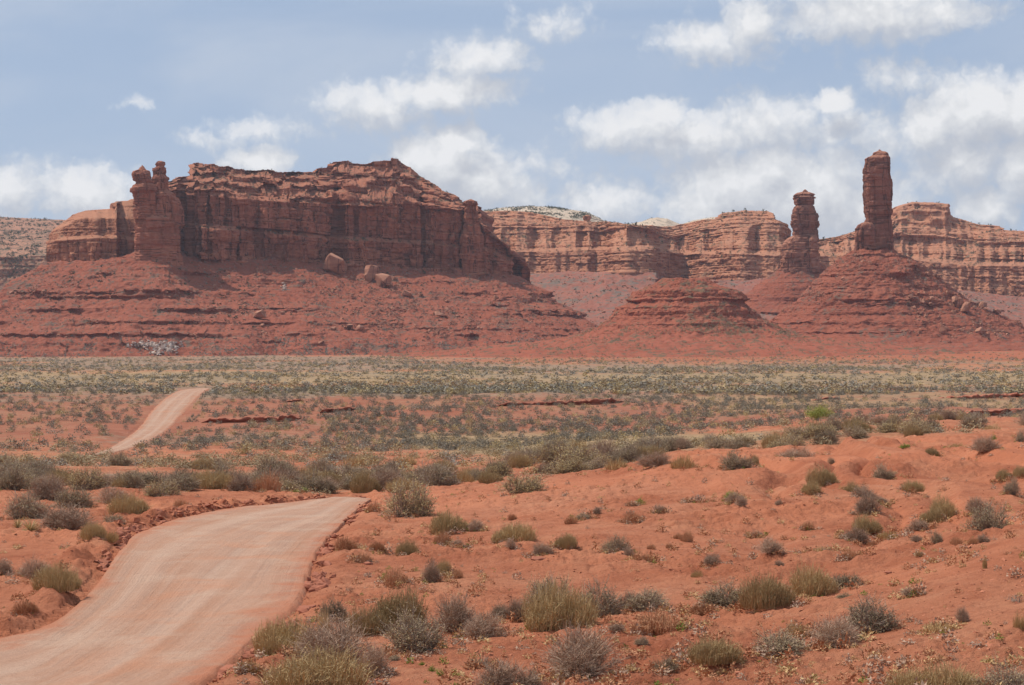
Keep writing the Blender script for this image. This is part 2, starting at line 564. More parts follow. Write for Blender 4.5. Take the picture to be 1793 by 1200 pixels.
def zground(x, y, detail=True):
    x, y = np.asarray(x, float), np.asarray(y, float)
    z = zbase(x, y)
    r = np.hypot(x, y)
    rd, sd = road_dist(x, y, True)
    off = sstep(0.0, 2.5, rd)
    near = sstep(18, 30, r)
    z = z + off * near * (.16 * fbm(x / 7, y / 7, 0, 3) + .25 * sstep(30, 60, r) * noise3(x / 19, y / 19, 5))
    z = z + off * sstep(150, 230, r) * sstep(1000, 500, r) * (.5 * fbm(x / 26, y / 40, 9, 3))
    # gullies on the knoll
    kn = sstep(30, 55, y) * sstep(100, 80, y) * sstep(2, 12, x) * off
    z = z - kn * .6 * np.clip(.25 - np.abs(noise3(x / 3.2 + .8 * noise3(x / 9, y / 9, 1), y / 15, 2)), 0, 1) * 3
    # lumpy crusted soil
    a = sstep(6, 16, r) * sstep(320, 110, r)
    lump = np.abs(noise3(x / .62, y / .62, 3)) + .6 * np.abs(noise3(x / .27, y / .27, 4)) + .35 * np.abs(noise3(x / .13, y / .15, 6))
    patch = sstep(-.35, .35, noise3(x / 6, y / 6, 8))
    z = z + sstep(.0, .9, rd) * a * (.115 * lump * (.25 + .75 * patch) + .15 * patch * np.clip(fbm(x / 1.5, y / 1.5, 6, 4, .6), -.4, 1))
    # graded berm of spoil along both edges, ruts on the road
    berm = np.exp(-((rd - .75) / .55) ** 2)
    z = z + berm * np.where(sd > .5, .30, 1.0) * sstep(160, 60, y) * (.18 + .34 * np.clip(fbm(x / .8, y / .8, 7, 3), -.3, 1) + .05 * noise3(x / 3, y / 3, 7))
    z = z - sstep(.45, -.25, rd) * .09
    return z


# ---- ground: one sheet to the horizon, finest where the photograph looks
def build_ground():
    th = np.concatenate([np.linspace(-math.pi, -.62, 22)[:-1], np.linspace(-.62, -.37, 60)[:-1], np.linspace(-.37, .37, 1180), np.linspace(.37, .62, 60)[1:], np.linspace(.62, math.pi, 22)[1:-1]])
    rr = np.concatenate([np.linspace(.4, 15, 30)[:-1], np.exp(np.linspace(math.log(15), math.log(110), 720))[:-1], np.exp(np.linspace(math.log(110), math.log(420), 330))[:-1], np.exp(np.linspace(math.log(420), math.log(1500), 110))[:-1], np.exp(np.linspace(math.log(1500), math.log(40000), 26))])
    T, R = np.meshgrid(th, rr)
    X, Y = R * np.sin(T), R * np.cos(T)
    Z = zground(X, Y)
    V = np.stack([X, Y, Z], -1).reshape(-1, 3)
    nu = len(th)
    V = np.vstack([V, [[0, 0, zbase(0.0, .5).item()]]])
    Fc = grid_faces(nu, len(rr), closed=True)[:, ::-1]
    o = mesh_obj('ground', V, Fc, M['ground'])
    xs, ys, zs = V[:, 0], V[:, 1], V[:, 2]
    row = CY - zs / np.maximum(ys, 1) * F
    px = CX + xs / np.maximum(ys, 1) * F
    wob = 5 * fbm(xs / 60, ys / 90, 2, 3)
    wob2 = 14 * fbm(xs / 40, ys / 60, 12, 3)
    rw = row + wob
    fr = (ys > 150).astype(float)
    straw = fr * (sstep(645, 655, rw) * sstep(684, 668, rw) * 1.0 + .6 * sstep(604, 640, rw) * sstep(652, 645, rw))
    straw = straw + sstep(105, 140, ys) * sstep(742, 770, row + wob2) * sstep(812, 780, row + wob2) * (.3 + .7 * sstep(560, 820, px) * sstep(1500, 1300, px))
    straw = straw + sstep(78, 96, ys) * .42 * sstep(260, 130, ys)
    straw = straw + sstep(200, 300, ys) * sstep(400, 345, ys) * (.42 + .35 * sstep(1100, 1250, px))
    pale = sstep(16, 40, ys) * sstep(105, 85, ys) * sstep(-.1, .5, fbm(xs / 9, ys / 9, 11, 3) + .25 * (px > 1200) * sstep(60, 75, ys))
    dark = sstep(180, 250, ys) * sstep(400, 350, ys) * .8
    redm = sstep(640, 900, ys) * sstep(600, 950, px + 160 * fbm(xs / 120, ys / 200, 31, 3)) * .9
    attr(o, 'straw', np.clip(straw, 0, 1))
    attr(o, 'pale', np.clip(pale, 0, 1))
    attr(o, 'bank', np.clip(dark, 0, 1))
    cov = np.clip(.95 * sstep(300, 380, ys) * (1 - .75 * redm) + .28 * sstep(170, 260, ys) * sstep(400, 330, ys) + .35 * sstep(82, 100, ys) * sstep(280, 200, ys), 0, 1)
    cov = cov * np.where(straw > .6, .55, 1) * (1 - .6 * sstep(.1, .5, fbm(xs / 70, ys / 160, 21, 3)))
    attr(o, 'cover', cov)
    attr(o, 'redplain', np.clip(redm, 0, 1))
    tag(o, kind='structure')
    return o


def ground_material():
    m, t, bs = new_mat('desert_soil', .95, .06)
    pos = t.node('ShaderNodeNewGeometry').outputs['Position']

    def at(n):
        a = t.node('ShaderNodeAttribute')
        a.attribute_name = n
        return a.outputs['Fac']
    n1 = t.noise(pos, .35, 6, .6)
    col = t.ramp(n1, [(.3, (.375, .122, .061)), (.5, (.47, .172, .090)), (.7, (.54, .23, .126))])
    n0 = t.noise(pos, .085, 4, .6, .5)
    col = t.mix(t.math('MULTIPLY', t.smooth(n0, .50, .66), .45), col, (.33, .098, .050))
    col = t.mix(t.math('MULTIPLY', t.smooth(n0, .46, .34), .40), col, (.56, .25, .145))
    n2 = t.noise(pos, 2.6, 8, .7)
    col = t.mix(t.math('MULTIPLY', t.smooth(n2, .44, .70), .55), col, (.27, .082, .042))
    n3 = t.noise(pos, 7.0, 6, .7)
    col = t.mix(t.math('MULTIPLY', t.smooth(n3, .55, .72), .5), col, (.56, .215, .115))
    col = t.mix(t.math('MULTIPLY', at('pale'), .5), col, (.57, .205, .105))
    bnk = t.ramp(t.noise(pos, .12, 6, .65), [(.3, (.25, .085, .052)), (.55, (.33, .13, .08)), (.75, (.39, .19, .115))])
    col = t.mix(at('bank'), col, bnk)
    col = t.mix(at('redplain'), col, (.36, .115, .06))
    sn = t.math('ADD', t.noise(pos, .05, 6, .65), t.math('MULTIPLY', t.math('SUBTRACT', t.noise(pos, .55, 6, .75), .5), .8))
    sw = t.math('MULTIPLY', t.smooth(t.math('ADD', sn, t.math('MULTIPLY', at('straw'), .5)), .66, .92), at('straw'))
    strc = t.ramp(t.noise(pos, .3, 5, .7), [(.35, (.25, .18, .10)), (.52, (.36, .245, .135)), (.7, (.44, .315, .175))])
    col = t.mix(t.math('MULTIPLY', sw, .92), col, strc)
    cn = t.math('ADD', t.noise(pos, .035, 5, .6), t.math('MULTIPLY', t.math('SUBTRACT', t.noise(pos, .45, 6, .75), .5), .9))
    cw = t.smooth(t.math('ADD', cn, t.math('MULTIPLY', at('cover'), .55)), .70, .98)
    cvc = t.ramp(t.noise(pos, .35, 5, .7), [(.35, (.19, .145, .10)), (.52, (.28, .20, .135)), (.7, (.38, .27, .175))])
    col = t.mix(t.math('MULTIPLY', cw, t.math('MULTIPLY', t.smooth(at('cover'), 0, .3), .85)), col, cvc)
    t.l.new(col, bs.inputs['Base Color'])
    h = t.math('ADD', t.math('MULTIPLY', n2, 1.0), t.math('MULTIPLY', t.noise(pos, 9.0, 8, .72), .5))
    add_bump(t, bs, h, 1.0, .16)
    return m


def road_material():
    m, t, bs = new_mat('graded_dirt', .95, .06)
    a = t.node('ShaderNodeAttribute')
    a.attribute_name = 'across'
    b = t.node('ShaderNodeAttribute')
    b.attribute_name = 'along'
    pos = t.node('ShaderNodeNewGeometry').outputs['Position']
    wob = t.noise(pos, .12, 3, .5)
    acr = t.math('ADD', a.outputs['Fac'], t.math('MULTIPLY', t.math('SUBTRACT', wob, .5), .05))
    v = t.combine(t.math('MULTIPLY', acr, 9.0), t.math('MULTIPLY', b.outputs['Fac'], .02), 0)
    trk = t.noise(v, 1.0, 6, .62)
    col = t.ramp(trk, [(.28, (.37, .182, .110)), (.43, (.41, .222, .142)), (.52, (.44, .256, .173)), (.60, (.39, .23, .158)), (.72, (.415, .205, .122))])
    lane = t.math('ABSOLUTE', t.math('SUBTRACT', t.math('ABSOLUTE', t.math('SUBTRACT', acr, .47)), .17))
    col = t.mix(t.math('MULTIPLY', t.smooth(lane, .085, .02), .40), col, (.50, .345, .255))
    n = t.noise(pos, .45, 6, .65)
    col = t.mix(t.math('MULTIPLY', t.smooth(n, .45, .7), .55), col, (.50, .34, .245))
    n = t.noise(pos, .23, 5, .6, 1.0)
    col = t.mix(t.math('MULTIPLY', t.smooth(n, .52, .7), .6), col, (.48, .225, .13))
    g = t.noise(pos, 16.0, 4, .7)
    col = t.mix(t.math('MULTIPLY', t.smooth(g, .60, .72), .5), col, (.30, .15, .10))
    g2 = t.noise(pos, 26.0, 3, .7)
    col = t.mix(t.math('MULTIPLY', t.smooth(g2, .60, .72), .5), col, (.62, .46, .35))
    g3 = t.noise(pos, 5.0, 6, .75)
    col = t.mix(t.math('MULTIPLY', t.smooth(g3, .50, .68), .45), col, (.34, .19, .125))
    ed = t.math('ABSOLUTE', t.math('SUBTRACT', t.math('MULTIPLY', acr, 2.0), 1.0))
    col = t.mix(t.math('MULTIPLY', t.smooth(t.math('ADD', ed, t.math('MULTIPLY', t.math('SUBTRACT', t.noise(pos, .8, 6, .7), .5), .9)), .66, 1.05), .92), col, (.43, .165, .09))
    t.l.new(col, bs.inputs['Base Color'])
    h = t.math('ADD', t.noise(pos, 9.0, 8, .7), t.math('MULTIPLY', trk, 1.8))
    add_bump(t, bs, h, 1.0, .05)
    return m


M['ground'] = ground_material()
M['road'] = road_material()
ground = build_ground()


def build_road(L, R, nacross, nalong, far=False):
    n0 = len(L)
    s = np.linspace(0, n0 - 1, nalong)
    Li = np.stack([np.interp(s, np.arange(n0), L[:, k]) for k in range(2)], 1)
    Ri = np.stack([np.interp(s, np.arange(n0), R[:, k]) for k in range(2)], 1)
    a = np.linspace(0, 1, nacross)
    c = (Li + Ri) / 2
    al = np.concatenate([[0], np.cumsum(np.linalg.norm(np.diff(c, axis=0), axis=1))])
    jl = .22 * fbm(al / 2.2, 0, 1, 5, .6)
    jr = .22 * fbm(al / 2.2, 5, 1, 5, .6)
    jl, jr = (jl * 2, jr * 2) if far else (jl, jr)
    wv = np.linalg.norm(Ri - Li, axis=1)
    A = (0 + jl / wv)[:, None] * (1 - a) + (1 + jr / wv)[:, None] * a
    X = Li[:, 0:1] * (1 - A) + Ri[:, 0:1] * A
    Y = Li[:, 1:2] * (1 - A) + Ri[:, 1:2] * A
    Z = zbase(X, Y)
    edge = np.minimum(a, 1 - a)[None] * wv[:, None]
    rut = .03 * noise3(A * 8 + .3 * noise3(al[:, None] / 14, 0, 3), al[:, None] / 60, 2) + .02 * fbm(X / 1.1, Y / 1.1, 3, 3)
    Z = Z + rut + .03 - .16 * sstep(.55, 0, edge)
    V = np.stack([X, Y, Z], -1).reshape(-1, 3)
    o = mesh_obj('road', V, grid_faces(nacross, nalong), M['road'])
    attr(o, 'across', A)
    attr(o, 'along', np.broadcast_to(al[:, None], A.shape))
    tag(o, kind='structure')
    return o


build_road(*ROADS[0], 90, 700)
build_road(*ROADS[1], 30, 400, True)

# ------------------------------------------------------------------ rock formations
def iline(pts, px):
    """traced line (px, row, depth) -> world points at the columns px"""
    p = np.array(pts, float)
    row = np.interp(px, p[:, 0], p[:, 1])
    d = np.interp(px, p[:, 0], p[:, 2])
    return np.stack([(px - CX) / F * d, d, (CY - row) / F * d], -1)


def loft(lines, segs):
    out = []
    for a, b, n in zip(lines[:-1], lines[1:], segs):
        t = np.linspace(0, 1, n, endpoint=False)[:, None, None]
        out.append(a[None] * (1 - t) + b[None] * t)
    out.append(lines[-1][None])
    return np.concatenate(out, 0)          # nv, nu, 3


def normals(P, closed=False):
    if closed:
        du = np.roll(P, -1, 1) - np.roll(P, 1, 1)
    else:
        du = np.gradient(P, axis=1)
    dv = np.gradient(P, axis=0)
    n = np.cross(du, dv)
    return n / (np.linalg.norm(n, axis=-1, keepdims=True) + 1e-9)


def smooth_grid(P, k, axis):
    for _ in range(k):
        Q = P.copy()
        if axis == 0:
            Q[1:-1] = .25 * P[:-2] + .5 * P[1:-1] + .25 * P[2:]
        else:
            Q[:, 1:-1] = .25 * P[:, :-2] + .5 * P[:, 1:-1] + .25 * P[:, 2:]
        P = Q
    return P


def h01(a, b, c=0):
    """hash of whole numbers to -1 .. 1"""
    a, b = np.asarray(a).astype(np.int64), np.asarray(b).astype(np.int64)
    return _perm[_perm[_perm[a & 255] + (b & 255)] + (int(c) & 255)] / 127.5 - 1


def bedded(s, z, ws, hs, seed):
    """broken masonry of bedding planes and joints: (block offset, bed offset, joint crack, bedding crack)"""
    zz = z / hs + .30 * noise3(s / (ws * 4), z * .01, seed) + .35 * noise3(z / (hs * 3.1), seed * 1.7, 2)
    bed = np.floor(zz)
    fz = zz - bed
    ss = s / ws + .9 * h01(bed, seed * 7, 3) * .5 + .30 * noise3(s / ws * .8, bed * .73, seed) + .10 * noise3(s / ws * 2, z / hs, seed + 4)
    cell = np.floor(ss)
    fs = ss - cell
    jc = np.clip(1 - np.minimum(fs, 1 - fs) / .09, 0, 1)
    bc = np.clip(1 - np.minimum(fz, 1 - fz) / .12, 0, 1)
    return h01(cell, bed, seed * 13), h01(bed, seed * 5, 1), jc, bc


def crag(P, N, seed, strata=1.2, sfreq=.16, cols=2.5, cfreq=.055, rough=.9, dip=(0, 0), s=None, bulk=.9):
    """weathered sandstone relief: hard and soft beds, joint blocks, cracks, spalled faces"""
    x, y, z = P[..., 0], P[..., 1], P[..., 2]
    zz = z + dip[0] * x + dip[1] * y
    if s is None:
        s = x * .85 + y * .53
    sd = int(seed * 10)
    H = 1.1 / sfreq
    Wd = 1.15 / cfreq
    o1, b1, j1, c1 = bedded(s, zz, Wd, H * 2.6, sd)                 # buttress blocks
    o2, b2, j2, c2 = bedded(s, zz, Wd * .36, H * .95, sd + 3)       # joint blocks
    o3, b3, j3, c3 = bedded(s, zz, Wd * .14, H * .38, sd + 5)       # small blocks
    d = strata * (.75 * b1 + .60 * b2 + .28 * b3 - .5 * c2 - .25 * c3)
    d = d + cols * (.75 * o1 + .36 * o2 + .15 * o3 - .75 * j1 - .28 * j2 - .10 * j3)
    big = noise3(x * cfreq * .5 + seed, y * cfreq * .5, z * .006)
    d = d + cols * bulk * big
    d = d + rough * .8 * fbm(x * .16 + seed, y * .16, z * .16, 4, .55)
    out = np.stack([N[..., 0], N[..., 1], np.zeros_like(z)], -1)
    P = P + out * d[..., None] + N * (rough * .35 * fbm(x * .3, y * .3, z * .3 + seed, 3))[..., None]
    return P


def taluswork(P, N, seed, ledge=2.2, period=13.0, gully=3.0, levels=(), slope_noise=1.0):
    """shale apron: gullies down the slope, broken ledges of harder beds, loose debris"""
    x, y, z = P[..., 0], P[..., 1], P[..., 2]
    g = fbm(x * .022 + seed, y * .006, z * .004, 3)
    d = gully * g
    ph = z / period + .18 * noise3(x * .01 + seed, y * .01, 0) + .05 * noise3(x * .06, y * .06, 4)
    fr = ph - np.floor(ph)
    saw = np.where(fr < .70, 1 - fr / .70, (fr - .70) / .30) - .5
    ph2 = z / (period * .41) + .2 * noise3(x * .02 + seed, y * .02, 7)
    f2 = ph2 - np.floor(ph2)
    saw2 = np.where(f2 < .68, 1 - f2 / .68, (f2 - .68) / .32) - .5
    bed = np.floor(ph)
    hard = sstep(-.15, .35, noise3(x * .014 + seed * 2, y * .014, bed * 1.7 + 3))
    hard2 = sstep(-.1, .4, noise3(x * .022 - seed, y * .022, np.floor(ph2) * 1.3))
    d = d + ledge * (saw * hard * 1.5 + .5 * saw2 * hard2)
    d = d + ledge * .35 * hard * np.tanh(2 * noise3(x * .16, y * .16, z * .05 + seed))
    for (z0, hh, amp, xa, xb) in levels:          # the hard beds one can follow across the slope
        zz = z + 1.2 * noise3(x * .012, y * .012, z0) - z0
        prof = np.where(zz < 0, sstep(-hh, -hh * .15, zz), np.clip(1 - zz / (2.6 * hh), 0, 1))
        mk = sstep(-.45, .15, noise3(x * .02 + z0, y * .02, 1.5)) * sstep(xa - 12, xa + 12, x) * sstep(xb + 12, xb - 12, x)
        d = d + 1.15 * amp * prof * mk * (1 + .5 * np.tanh(2.5 * noise3(x * .11, y * .11, z0)) + .25 * noise3(x * .35, y * .35, z * .1))
    out = np.stack([N[..., 0], N[..., 1], np.zeros_like(z)], -1)
    hl = np.linalg.norm(out, axis=-1, keepdims=True)
    out = out / np.maximum(hl, .25)
    P = P + out * d[..., None]
    P = P + N * (slope_noise * (.8 * fbm(x * .10, y * .10, z * .10 + seed, 5, .65)))[..., None]
    return P


def sheet(name, mat, lines, segs, px, work=None, parent=None, **kw):
    L = [iline(l, px) if not isinstance(l, np.ndarray) else l for l in lines]
    P = loft(L, segs)
    N = normals(P)
    if work:
        P = work(P, N, **kw)
    nv, nu = P.shape[:2]
    o = mesh_obj(name, P.reshape(-1, 3), grid_faces(nu, nv), mat, parent)
    return o, P


def column_rock(name, mat, prof, d, seed, parent=None, nu=110, per=2, depth=.8, squareness=2.6, cap=True, skew=0.0, **kw):
    """free-standing rock traced as (row, left, right) from the foot up; d = depth of its axis"""
    prof = np.array(prof, float)
    rows = prof[:, 0]
    n = max(8, int(abs(rows[0] - rows[-1]) * per))
    s = np.linspace(0, 1, n)
    s0 = (rows[0] - rows) / (rows[0] - rows[-1])
    row = rows[0] + (rows[-1] - rows[0]) * s
    lx, rx = np.interp(s, s0, prof[:, 1]), np.interp(s, s0, prof[:, 2])
    cx, hw = (lx + rx) / 2, (rx - lx) / 2 / F * d
    th = np.linspace(0, 2 * math.pi, nu, endpoint=False)
    ct, st_ = np.cos(th + .5), np.sin(th + .5)
    e = 2.0 / squareness
    sx, sy = np.sign(np.cos(th)) * np.abs(np.cos(th)) ** e, np.sign(np.sin(th)) * np.abs(np.sin(th)) ** e
    X = (cx[:, None] - CX) / F * d + hw[:, None] * sx[None]
    Y = d + hw[:, None] * depth * sy[None] + skew * hw[:, None] * sx[None]
    Z = np.broadcast_to(((CY - row) / F * d)[:, None], X.shape)
    P = np.stack([X, Y, Z], -1)
    if cap:
        top = P[-1]
        c = top.mean(0)
        P = np.concatenate([P, (c + (top - c) * .8 + [0, 0, .5])[None], (c + (top - c) * .45 + [0, 0, .9])[None], (c + (top - c) * .02 + [0, 0, 1.0])[None]], 0)
    N = normals(P, True)
    N[-3:] = [0, 0, 1]
    arc = np.broadcast_to((th * hw.max())[None] * 1.0, P.shape[:2])
    kw.setdefault('bulk', .25)
    P = crag(P, N, seed, s=arc, **kw)
    nv = P.shape[0]
    return mesh_obj(name, P.reshape(-1, 3), grid_faces(nu, nv, True), mat, parent), P


SURF = {}        # sheets that boulders and scrub are strewn over

# ---- the long mesa on the left
def shift(l, drow=0.0, dd=0.0, dpx=0.0):
    return [(a + dpx, b + drow, c + dd) for a, b, c in l]


def dm(px):
    return 1400 + (px - 240) * .20


mesa = empty('mesa', W(560, 470, 1470))
tag(mesa, 'long dark red mesa with a stepped summit and a sheer shaded wall, left of centre', 'mesa')
PINV = -np.array(mesa.location)


def child(o, par):
    """keep a part where it is under its thing"""
    o.parent = par
    o.matrix_parent_inverse = par.matrix_world.inverted() if False else o.matrix_parent_inverse
    loc = np.array(par.location, dtype=np.float32)
    n = len(o.data.vertices)
    co = np.empty(n * 3, dtype=np.float32)
    o.data.vertices.foreach_get('co', co)
    o.data.vertices.foreach_set('co', (co.reshape(-1, 3) - loc).ravel())
    o.data.update()
    return o


def build_mesa():
    px = np.concatenate([np.full(24, 250.0), np.linspace(250, 897, 1250), np.full(24, 897.0)])
    base = [(240, 446, dm(240)), (320, 450, dm(320)), (400, 455, dm(400)), (500, 460, dm(500)), (600, 468, dm(600)), (700, 473, dm(700)), (800, 478, dm(800)), (880, 484, dm(880)), (910, 486, dm(910) + 10)]
    mid = [(240, 398, 0), (315, 397, 0), (400, 403, 0), (500, 412, 0), (600, 421, 0), (750, 428, 0), (850, 440, 0), (910, 462, 0)]
    top = [(240, 350, 0), (310, 335, 0), (330, 342, 0), (410, 347, 0), (500, 354, 0), (600, 358, 0), (700, 362, 0), (800, 374, 0), (825, 378, 0), (842, 395, 0), (860, 415, 0), (880, 425, 0), (893, 440, 0), (905, 466, 0), (910, 470, 0)]
    crest = [(240, 330, 0), (300, 316, 0), (311, 310, 0), (334, 308, 0), (337, 286, 0), (349, 285, 0), (352, 294, 0), (360, 288, 0), (374, 287, 0), (377, 292, 0), (398, 291, 0), (402, 297, 0), (420, 296, 0), (440, 299, 0), (470, 297, 0), (490, 302, 0), (520, 301, 0), (548, 302, 0), (551, 296, 0), (576, 293, 0), (580, 284, 0), (592, 283, 0), (610, 281, 0), (618, 286, 0), (640, 288, 0), (652, 283, 0), (680, 281, 0), (686, 276, 0), (697, 279, 0), (699, 288, 0), (720, 293, 0), (727, 304, 0), (745, 315, 0), (762, 324, 0), (775, 335, 0), (790, 340, 0), (800, 348, 0), (811, 353, 0), (813, 354, 0), (826, 351, 0), (833, 354, 0), (836, 368, 0), (845, 388, 0), (862, 412, 0), (882, 423, 0), (893, 438, 0), (905, 463, 0), (910, 468, 0)]
    B = iline(base, px)
    dep = np.interp(px, [b[0] for b in base], [b[2] for b in base])
    # recesses and buttresses in plan
    plan = 10 * noise3(px / 70, 3, 1) + 5 * noise3(px / 22, 8, 1) + 16 * np.exp(-((px - 592) / 14) ** 2) - 9 * np.exp(-((px - 640) / 34) ** 2) + 9 * np.exp(-((px - 326) / 10) ** 2) + 8 * np.exp(-((px - 738) / 3.0) ** 2) + 9 * np.exp(-((px - 811) / 2.6) ** 2) - 5 * np.exp(-((px - 360) / 22) ** 2)

    plan = plan + 4.5 * h01(np.floor(px / 27 + .8 * noise3(px / 45, 1.7, 2)), 3) + 2.2 * h01(np.floor(px / 9 + .6 * noise3(px / 20, 5.1, 2)), 8)

    def ln(tr, dd):
        row = np.interp(px, [a[0] for a in tr], [a[1] for a in tr])
        d = dep + dd
        return np.stack([(px - CX) / F * d, d, (CY - row) / F * d], -1)
    rT = np.interp(px, [a[0] for a in top], [a[1] for a in top])
    rC = np.interp(px, [a[0] for a in crest], [a[1] for a in crest])
    L = [ln([(a[0], a[1]) for a in shift(base, 16)], plan - 4), ln([(a[0], a[1]) for a in base], plan - 1), ln(mid, plan + 0), ln(shift(mid, -7), plan + 5), ln(top, plan + 7)]
    segs = [10, 62, 8, 80]
    # benches between the sheer wall and the skyline: riser, tread, riser, tread ...
    fr = [0.0, .20, .31, .50, .60, .76, .85, 1.0]
    ins = [8, 9, 26, 28, 46, 48, 62, 66]
    for k in range(1, len(fr)):
        cell = np.floor(px / 31 + .8 * noise3(px / 40, (k // 2) * 3.1, 2) + k // 2 * .37)
        cell2 = np.floor(px / 11 + .6 * noise3(px / 20, k * 1.3, 4))
        wv = .085 * h01(cell, (k // 2) * 5 + 1) + .03 * h01(cell2, k * 3) + .03 * noise3(px / 13, k * 2.1, 5)
        f = np.clip(fr[k] + (wv if k < len(fr) - 1 else 0), 0, 1)
        row = rT + (rC - rT) * f
        d = dep + plan * (1 - f * .8) + (ins[k] + 6 * h01(cell, (k // 2) * 3 + 7)) * np.clip((rT - rC) / 45, .12, 1.3)
        L.append(np.stack([(px - CX) / F * d, d, (CY - row) / F * d], -1))
        segs.append(15 if k % 2 else 8)
    top_l = L[-1]
    L.append(top_l + np.array([0, 22, .0]))
    L.append(top_l + np.array([12, 110, -6.0]))
    b2 = top_l + np.array([22, 170, 0.0])
    b2[:, 2] = 40
    L.append(b2)
    segs += [6, 8, 8]
    # wrap the two ends round to the back
    for Lk in L:
        for sl, s in ((slice(0, 24), 1), (slice(-24, None), -1)):
            idx = np.arange(24)
            t = (24 - idx) / 24 if s == 1 else (idx + 1) / 24
            Lk[sl, 1] += t * 120
            Lk[sl, 0] += (-1 if s == 1 else 0) * np.sin(t * 3.0) * 4 + t * (10 if s == 1 else -8)
    P = loft(L, segs)
    N = normals(smooth_grid(smooth_grid(P, 6, 0), 4, 1))
    nvw = sum(segs[:4])
    wall = (np.arange(P.shape[0]) <= nvw)[:, None]
    P = crag(P, N, 2.3, strata=np.where(wall, 1.0, 2.4), sfreq=.10, cols=np.where(wall, 5.2, 4.2), cfreq=.026, rough=1.7, dip=(.045, .0))
    SURF['mesa'] = P
    nv, nu = P.shape[:2]
    k = sum(segs[:4])
    f1 = grid_faces(nu, k + 1)
    o = mesh_obj('cliff_wall', P[:k + 1].reshape(-1, 3), f1, M['mesa'])
    child(o, mesa)
    Q = P[k:]
    o = mesh_obj('summit_ledges', Q.reshape(-1, 3), grid_faces(nu, Q.shape[0]), M['mesa'])
    child(o, mesa)
    # end pinnacles and the foot buttress below them
    kw = dict(strata=.9, sfreq=.12, cols=2.4, cfreq=.07, rough=1.0)
    o, _ = column_rock('pinnacle', M['mesa'], [(476, 226, 322), (458, 231, 317), (440, 236, 314), (400, 237, 312), (384, 238, 310), (378, 241, 292), (376, 243, 280)], 1392, 1.0, depth=.7, **kw)
    child(o, mesa)
    o, _ = column_rock('pinnacle', M['mesa'], [(384, 238, 275), (366, 237, 272), (361, 240, 270), (358, 236, 271), (330, 236, 271), (324, 240, 268), (321, 243, 264), (318, 239, 265), (306, 237, 262), (300, 239, 258), (299, 240, 258)], 1388, 4.0, depth=1.0, **kw)
    k1 = child(o, mesa)
    o, _ = column_rock('capstone', M['mesa'], [(301, 240, 256), (297, 243, 255), (293, 246, 252), (291, 248, 250)], 1388, 5.5, strata=.3, cols=.3, cfreq=.1, rough=.5, depth=1.0)
    child(o, mesa)
    o.parent = k1
    o, _ = column_rock('pinnacle', M['mesa'], [(400, 262, 320), (366, 268, 318), (340, 268, 306), (334, 271, 296), (330, 268, 294), (312, 270, 294), (306, 272, 289), (303, 272, 290), (294, 274, 289), (291, 277, 286), (288, 275, 287), (284, 276, 286)], 1398, 7.0, depth=1.1, **kw)
    child(o, mesa)
    # shoulder block on the left, lit by the sun
    sx = np.concatenate([np.full(14, 84.0), np.linspace(84, 250, 360), np.full(10, 250.0)])
    D = np.interp(sx, [84, 120, 170, 205, 212, 250], [1452, 1432, 1424, 1420, 1436, 1440])
    D += 5 * noise3(sx / 16, 3, 3)
    tr = lambda pts: np.interp(sx, [a[0] for a in pts], [a[1] for a in pts])
    rb = tr([(84, 462), (150, 461), (200, 466), (250, 460)])
    rm = tr([(84, 432), (100, 419), (150, 415), (180, 414), (205, 415), (250, 420)])
    rt = tr([(84, 428), (92, 412), (110, 400), (130, 386), (150, 381), (200, 383), (250, 385)])
    rc = tr([(84, 426), (92, 404), (105, 394), (118, 384), (128, 376), (150, 369), (195, 366), (197, 356), (206, 353), (225, 352), (232, 349), (250, 352)])

    def ln2(row, dd):
        d = D + dd
        P_ = np.stack([(sx - CX) / F * d, d, (CY - row) / F * d], -1)
        t = (14 - np.arange(14)) / 14
        P_[:14, 1] += t * 90
        P_[:14, 0] += t * 18
        return P_
    L = [ln2(rb + 8, -2), ln2(rb, 0), ln2(rm + 3, 1), ln2(rm - 3, 7), ln2(rt, 14), ln2(rc, 40), ln2(rc, 110), ln2(rc * 0 + 500, 130)]
    P = loft(L, [6, 46, 8, 40, 24, 8, 8])
    N = normals(smooth_grid(smooth_grid(P, 4, 0), 3, 1))
    P = crag(P, N, 8.8, strata=1.2, sfreq=.10, cols=2.4, cfreq=.05, rough=.9)
    o = mesh_obj('shoulder', P.reshape(-1, 3), grid_faces(P.shape[1], P.shape[0]), M['shoulder'])
    child(o, mesa)
    # the small knob standing at the right end
    o, _ = column_rock('pinnacle', M['mesa'], [(496, 800, 856), (470, 804, 852), (420, 808, 846), (385, 811, 838), (366, 813, 834), (362, 815, 832), (358, 812, 834), (353, 814, 832), (351, 819, 829)], dm(812) + 2, 9.0, depth=1.0, **kw)
    child(o, mesa)


build_mesa()


